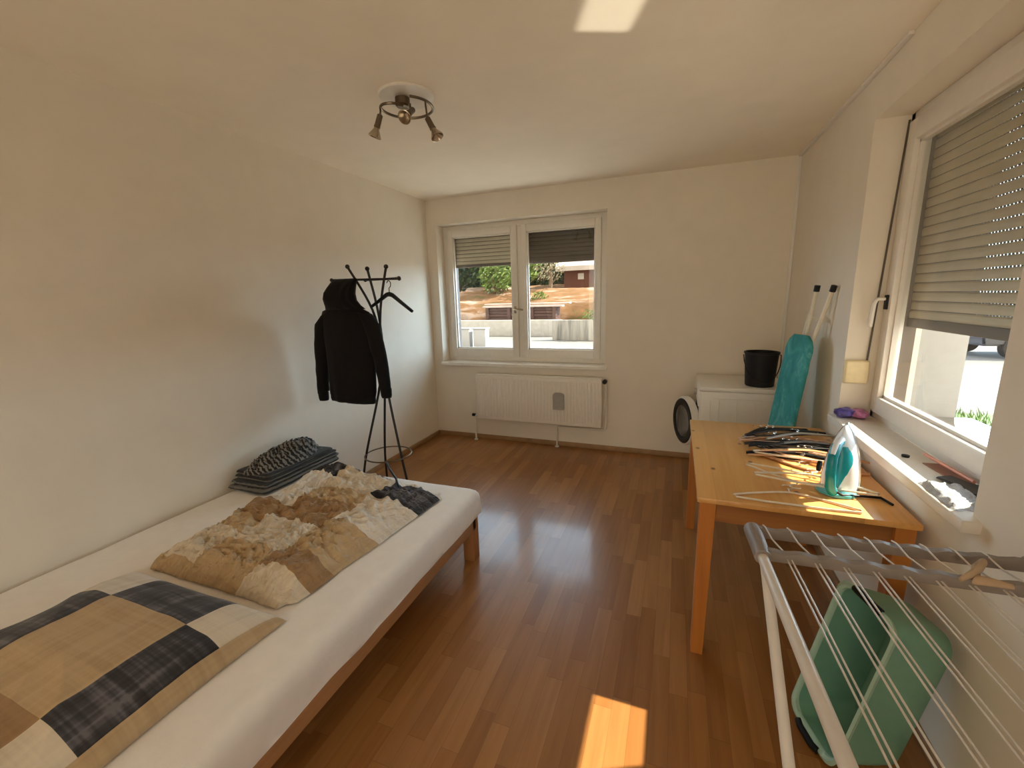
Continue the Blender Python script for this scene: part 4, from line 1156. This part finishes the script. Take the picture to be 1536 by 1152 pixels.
mb = MB(); mb.box(-7.25, -3.3, 21.85, 22.45, GZ, .97); obj('infill', mb, M['dark_timber'], pt)
# barn
bn = thing('barn', 'dark red wooden barn with pale roof edge on the slope', 'barn', (-1.0, 30.5, 1.6))
mb = MB(); mb.box(-4.75, 3.4, 29.2, 33, 1.2, 3.2); obj('boarded_wall', mb, M['barn_red'], bn)
mb = MB(); mb.hull([(-5.2, 28.6, 3.12), (4, 28.6, 3.12), (-5.2, 28.6, 3.42), (4, 28.6, 3.42), (-5.2, 31.1, 4.9), (4, 31.1, 4.9), (-5.2, 33.6, 3.2), (4, 33.6, 3.2)]); obj('roof', mb, M['roof_pale'], bn)
for x in (-3.6, -1.9):
    mb = MB(); mb.box(x-.2, x+.2, 29.12, 29.22, 2.55, 2.95, .01); fr = obj('barn_window', mb, M['roof_pale'], bn)
# trees
def leaf_cloud(c, rx, ry, rz, n, size, mat, name, parent, bottom=-1.):
    mb = MB()
    for k in range(n):
        while True:
            v = Vector((random.uniform(-1, 1), random.uniform(-1, 1), random.uniform(bottom, 1)))
            if .3 < v.length < 1 + .18*noise.noise(v*3+Vector(c)): break
        p = Vector((c[0]+v.x*rx, c[1]+v.y*ry, c[2]+v.z*rz))
        a = Vector((random.gauss(0, 1), random.gauss(0, 1), random.gauss(0, 1))).normalized(); b = a.orthogonal().normalized()
        s_ = size*random.uniform(.6, 1.3); q = a.cross(b)
        vs = [mb.bm.verts.new(p + b*s_*x + q*s_*y*.6) for x, y in ((-1, 0), (0, -.7), (1, 0), (0, .7))]
        mb.bm.faces.new(vs)
    return obj(name, mb, mat, parent)
def tree(x, y, zb, hgt, r, mat, label, n=1100, size=.2, trunk=.3):
    t = thing('tree', label, 'tree', (x, y, zb), group='trees above the terraces')
    mb = MB(); ht = hgt*trunk
    mb.tube([(x, y, zb), (x+.1, y, zb+ht), (x+.05, y, zb+hgt*.75)], [.16, .12, .04], 8)
    for k in range(6):
        a = k*1.1; mb.tube([(x+.08, y, zb+ht*(.8+.15*k)), (x+r*.55*math.cos(a), y+r*.4*math.sin(a), zb+ht+hgt*.08*(k+1))], [.06, .02], 6)
    obj('trunk', mb, M['bark'], t)
    leaf_cloud((x, y, zb+ht+(hgt-ht)*.5), r, r*.8, (hgt-ht)*.55, n, size, mat, 'crown', t)
tree(-12.0, 27.6, 1.7, 5.5, 2.0, M['leaf_dark'], 'dark evergreen tree at the left edge of the far window view', 1800, .22, .1)
tree(-9.6, 28.6, 1.8, 5.0, 1.6, M['leaf_dark'], 'dark evergreen tree just beside the bright green bush', 1500, .2, .1)
tree(-8.3, 25.7, 1.4, 2.7, 1.15, M['leaf_light'], 'bright green leafy tree above the timber planter', 1000, .15, .15)
tree(-7.1, 27.5, 1.6, 4.4, 1.3, M['leaf_light'], 'tall yellow-green tree behind the window mullion', 1000, .18, .15)
tree(-8.0, 34, 2.2, 6, 2.6, M['leaf_dark'], 'deep green tree behind the bare pale one', 1800, .25, .1)
tree(-5.0, 26.4, 1.55, 2.9, 1.05, M['leaf_pale'], 'thin pale almost bare tree in front of the barn', 420, .1, .3)
hedge = thing('hedge', 'long dark hedge closing the view behind trees and barn', 'hedge', (-4, 38, 2.3))
leaf_cloud((-4, 38, 5.2), 18, 1.6, 4.2, 5200, .42, M['leaf_dark'], 'foliage', hedge)
mb = MB(); rows = []
for i in range(41):
    x = -22+36*i/40; rows.append([(x, 38.6, 2), (x, 38.2+.6*noise.noise(Vector((x*.5, 1, 1))), 5+1.2*noise.noise(Vector((x*.4, 3, 1)))), (x, 39, 8.2+1.4*noise.noise(Vector((x*.35, 5, 2))))])
mb.grid(rows); obj('inner_branches', mb, M['leaf_dark'], hedge)
# small weeds on the low walls
for k, (x, y, z, lab) in enumerate(((-5.1, 24.6, 1.3, 'small green weed tuft near the coping of the planter'), (-.9, 19.36, .42, 'green weed tuft growing over the streaked retaining wall'))):
    w_ = thing('weed', lab, 'plant', (x, y, z), group='weeds on the terraces'); leaf_cloud((x, y, z+.18), .55, .3, .32, 130, .09, M['leaf_light'], 'foliage', w_, -.4)

# ------------------------------------------------------------------ light
SUN = 14.; SKY = 1.0; EXPO = 0.33
sd_ = Vector((-.99, -.456, -1.0)).normalized()
L_ = bpy.data.lights.new('sun', 'SUN'); L_.energy = SUN; L_.angle = math.radians(.6); L_.color = (1, .86, .66)
so = bpy.data.objects.new('sun', L_); COL.objects.link(so); so.rotation_euler = sd_.to_track_quat('-Z', 'Y').to_euler(); so.location = (20, 12, 20)

world = bpy.data.worlds.new('sky'); SC.world = world; world.use_nodes = True
nt = world.node_tree; bg = nt.nodes['Background']
tc = nt.nodes.new('ShaderNodeTexCoord'); sp = nt.nodes.new('ShaderNodeSeparateXYZ'); nt.links.new(tc.outputs['Generated'], sp.inputs[0])
# blue sky on the far side, bright white haze on the side behind the viewer
mr = nt.nodes.new('ShaderNodeMapRange'); nt.links.new(sp.outputs[1], mr.inputs[0])
mr.inputs[1].default_value = -.55; mr.inputs[2].default_value = .35; mr.interpolation_type = 'SMOOTHSTEP'
mx_ = nt.nodes.new('ShaderNodeMix'); mx_.data_type = 'RGBA'; nt.links.new(mr.outputs[0], mx_.inputs[0])
mx_.inputs[6].default_value = (2.5, 2.18, 1.75, 1)
el = nt.nodes.new('ShaderNodeValToRGB'); nt.links.new(sp.outputs[2], el.inputs[0])
el.color_ramp.elements[0].position = .05; el.color_ramp.elements[0].color = (8.4, 11.4, 14.0, 1)
el.color_ramp.elements[1].position = .85; el.color_ramp.elements[1].color = (.5, .7, 1., 1)
nt.links.new(el.outputs[0], mx_.inputs[7])
nt.links.new(mx_.outputs[2], bg.inputs[0]); bg.inputs[1].default_value = SKY

# area lamp standing in for sun reflected off the outer sill onto the ceiling
gl_ = bpy.data.lights.new('glint_stand_in', 'AREA'); gl_.shape = 'RECTANGLE'; gl_.size = .20; gl_.size_y = .34
gl_.energy = .17; gl_.spread = math.radians(1.0); gl_.color = (1, .90, .72)
go_ = bpy.data.objects.new('glint_stand_in', gl_); COL.objects.link(go_)
bz = -Vector((-.99, -.456, 1.0)).normalized(); by_ = Vector((.418, -.908, 0)); bx_ = by_.cross(bz)
mg = Matrix((bx_, by_, bz)).transposed().to_4x4(); mg.translation = (3.805, 2.475, .86); go_.matrix_world = mg

def portal(loc, rot, sx, sy):
    l = bpy.data.lights.new('sky_portal', 'AREA'); l.shape = 'RECTANGLE'; l.size = sx; l.size_y = sy
    l.cycles.is_portal = True
    o = bpy.data.objects.new('sky_portal', l); COL.objects.link(o); o.location = loc; o.rotation_euler = rot
portal(((WX0+WX1)/2, D+.40, 1.34), (-PI/2, 0, 0), 1.75, 1.05)
portal(((BW0+BW1)/2, BACK-.2, 1.3), (PI/2, 0, 0), 2.7, 2.0)
portal((W+.27, (RY0+RY1)/2, 1.08), (PI/2, 0, PI/2), 1.16, .55)

# ------------------------------------------------------------------ camera
F, YAW, PITCH, ROLL = 642.28, -.367, .1998, -.0281
cy_, sy_ = math.cos(YAW), math.sin(YAW)
fw = Vector((sy_*math.cos(PITCH), cy_*math.cos(PITCH), -math.sin(PITCH))); r0 = Vector((cy_, -sy_, 0)); u0 = r0.cross(fw)
c_, s_ = math.cos(ROLL), math.sin(ROLL); rt = r0*c_ + u0*s_; upv = u0*c_ - r0*s_
cam = bpy.data.cameras.new('camera'); cam.sensor_width = 36; cam.lens = F/1536*36; cam.clip_start = .02; cam.clip_end = 300
co = bpy.data.objects.new('camera', cam); COL.objects.link(co)
mw = Matrix((rt, upv, -fw)).transposed().to_4x4(); mw.translation = (2.4698, 0, 1.5037); co.matrix_world = mw
SC.camera = co

SC.view_settings.view_transform = 'Standard'; SC.view_settings.look = 'None'; SC.view_settings.gamma = 1
SC.view_settings.exposure = EXPO; SC.view_settings.use_curve_mapping = False
SC.cycles.use_denoising = True
SC.cycles.max_bounces = 12; SC.cycles.diffuse_bounces = 8; SC.cycles.transparent_max_bounces = 16
SC.cycles.sample_clamp_indirect = 10; SC.cycles.blur_glossy = .3
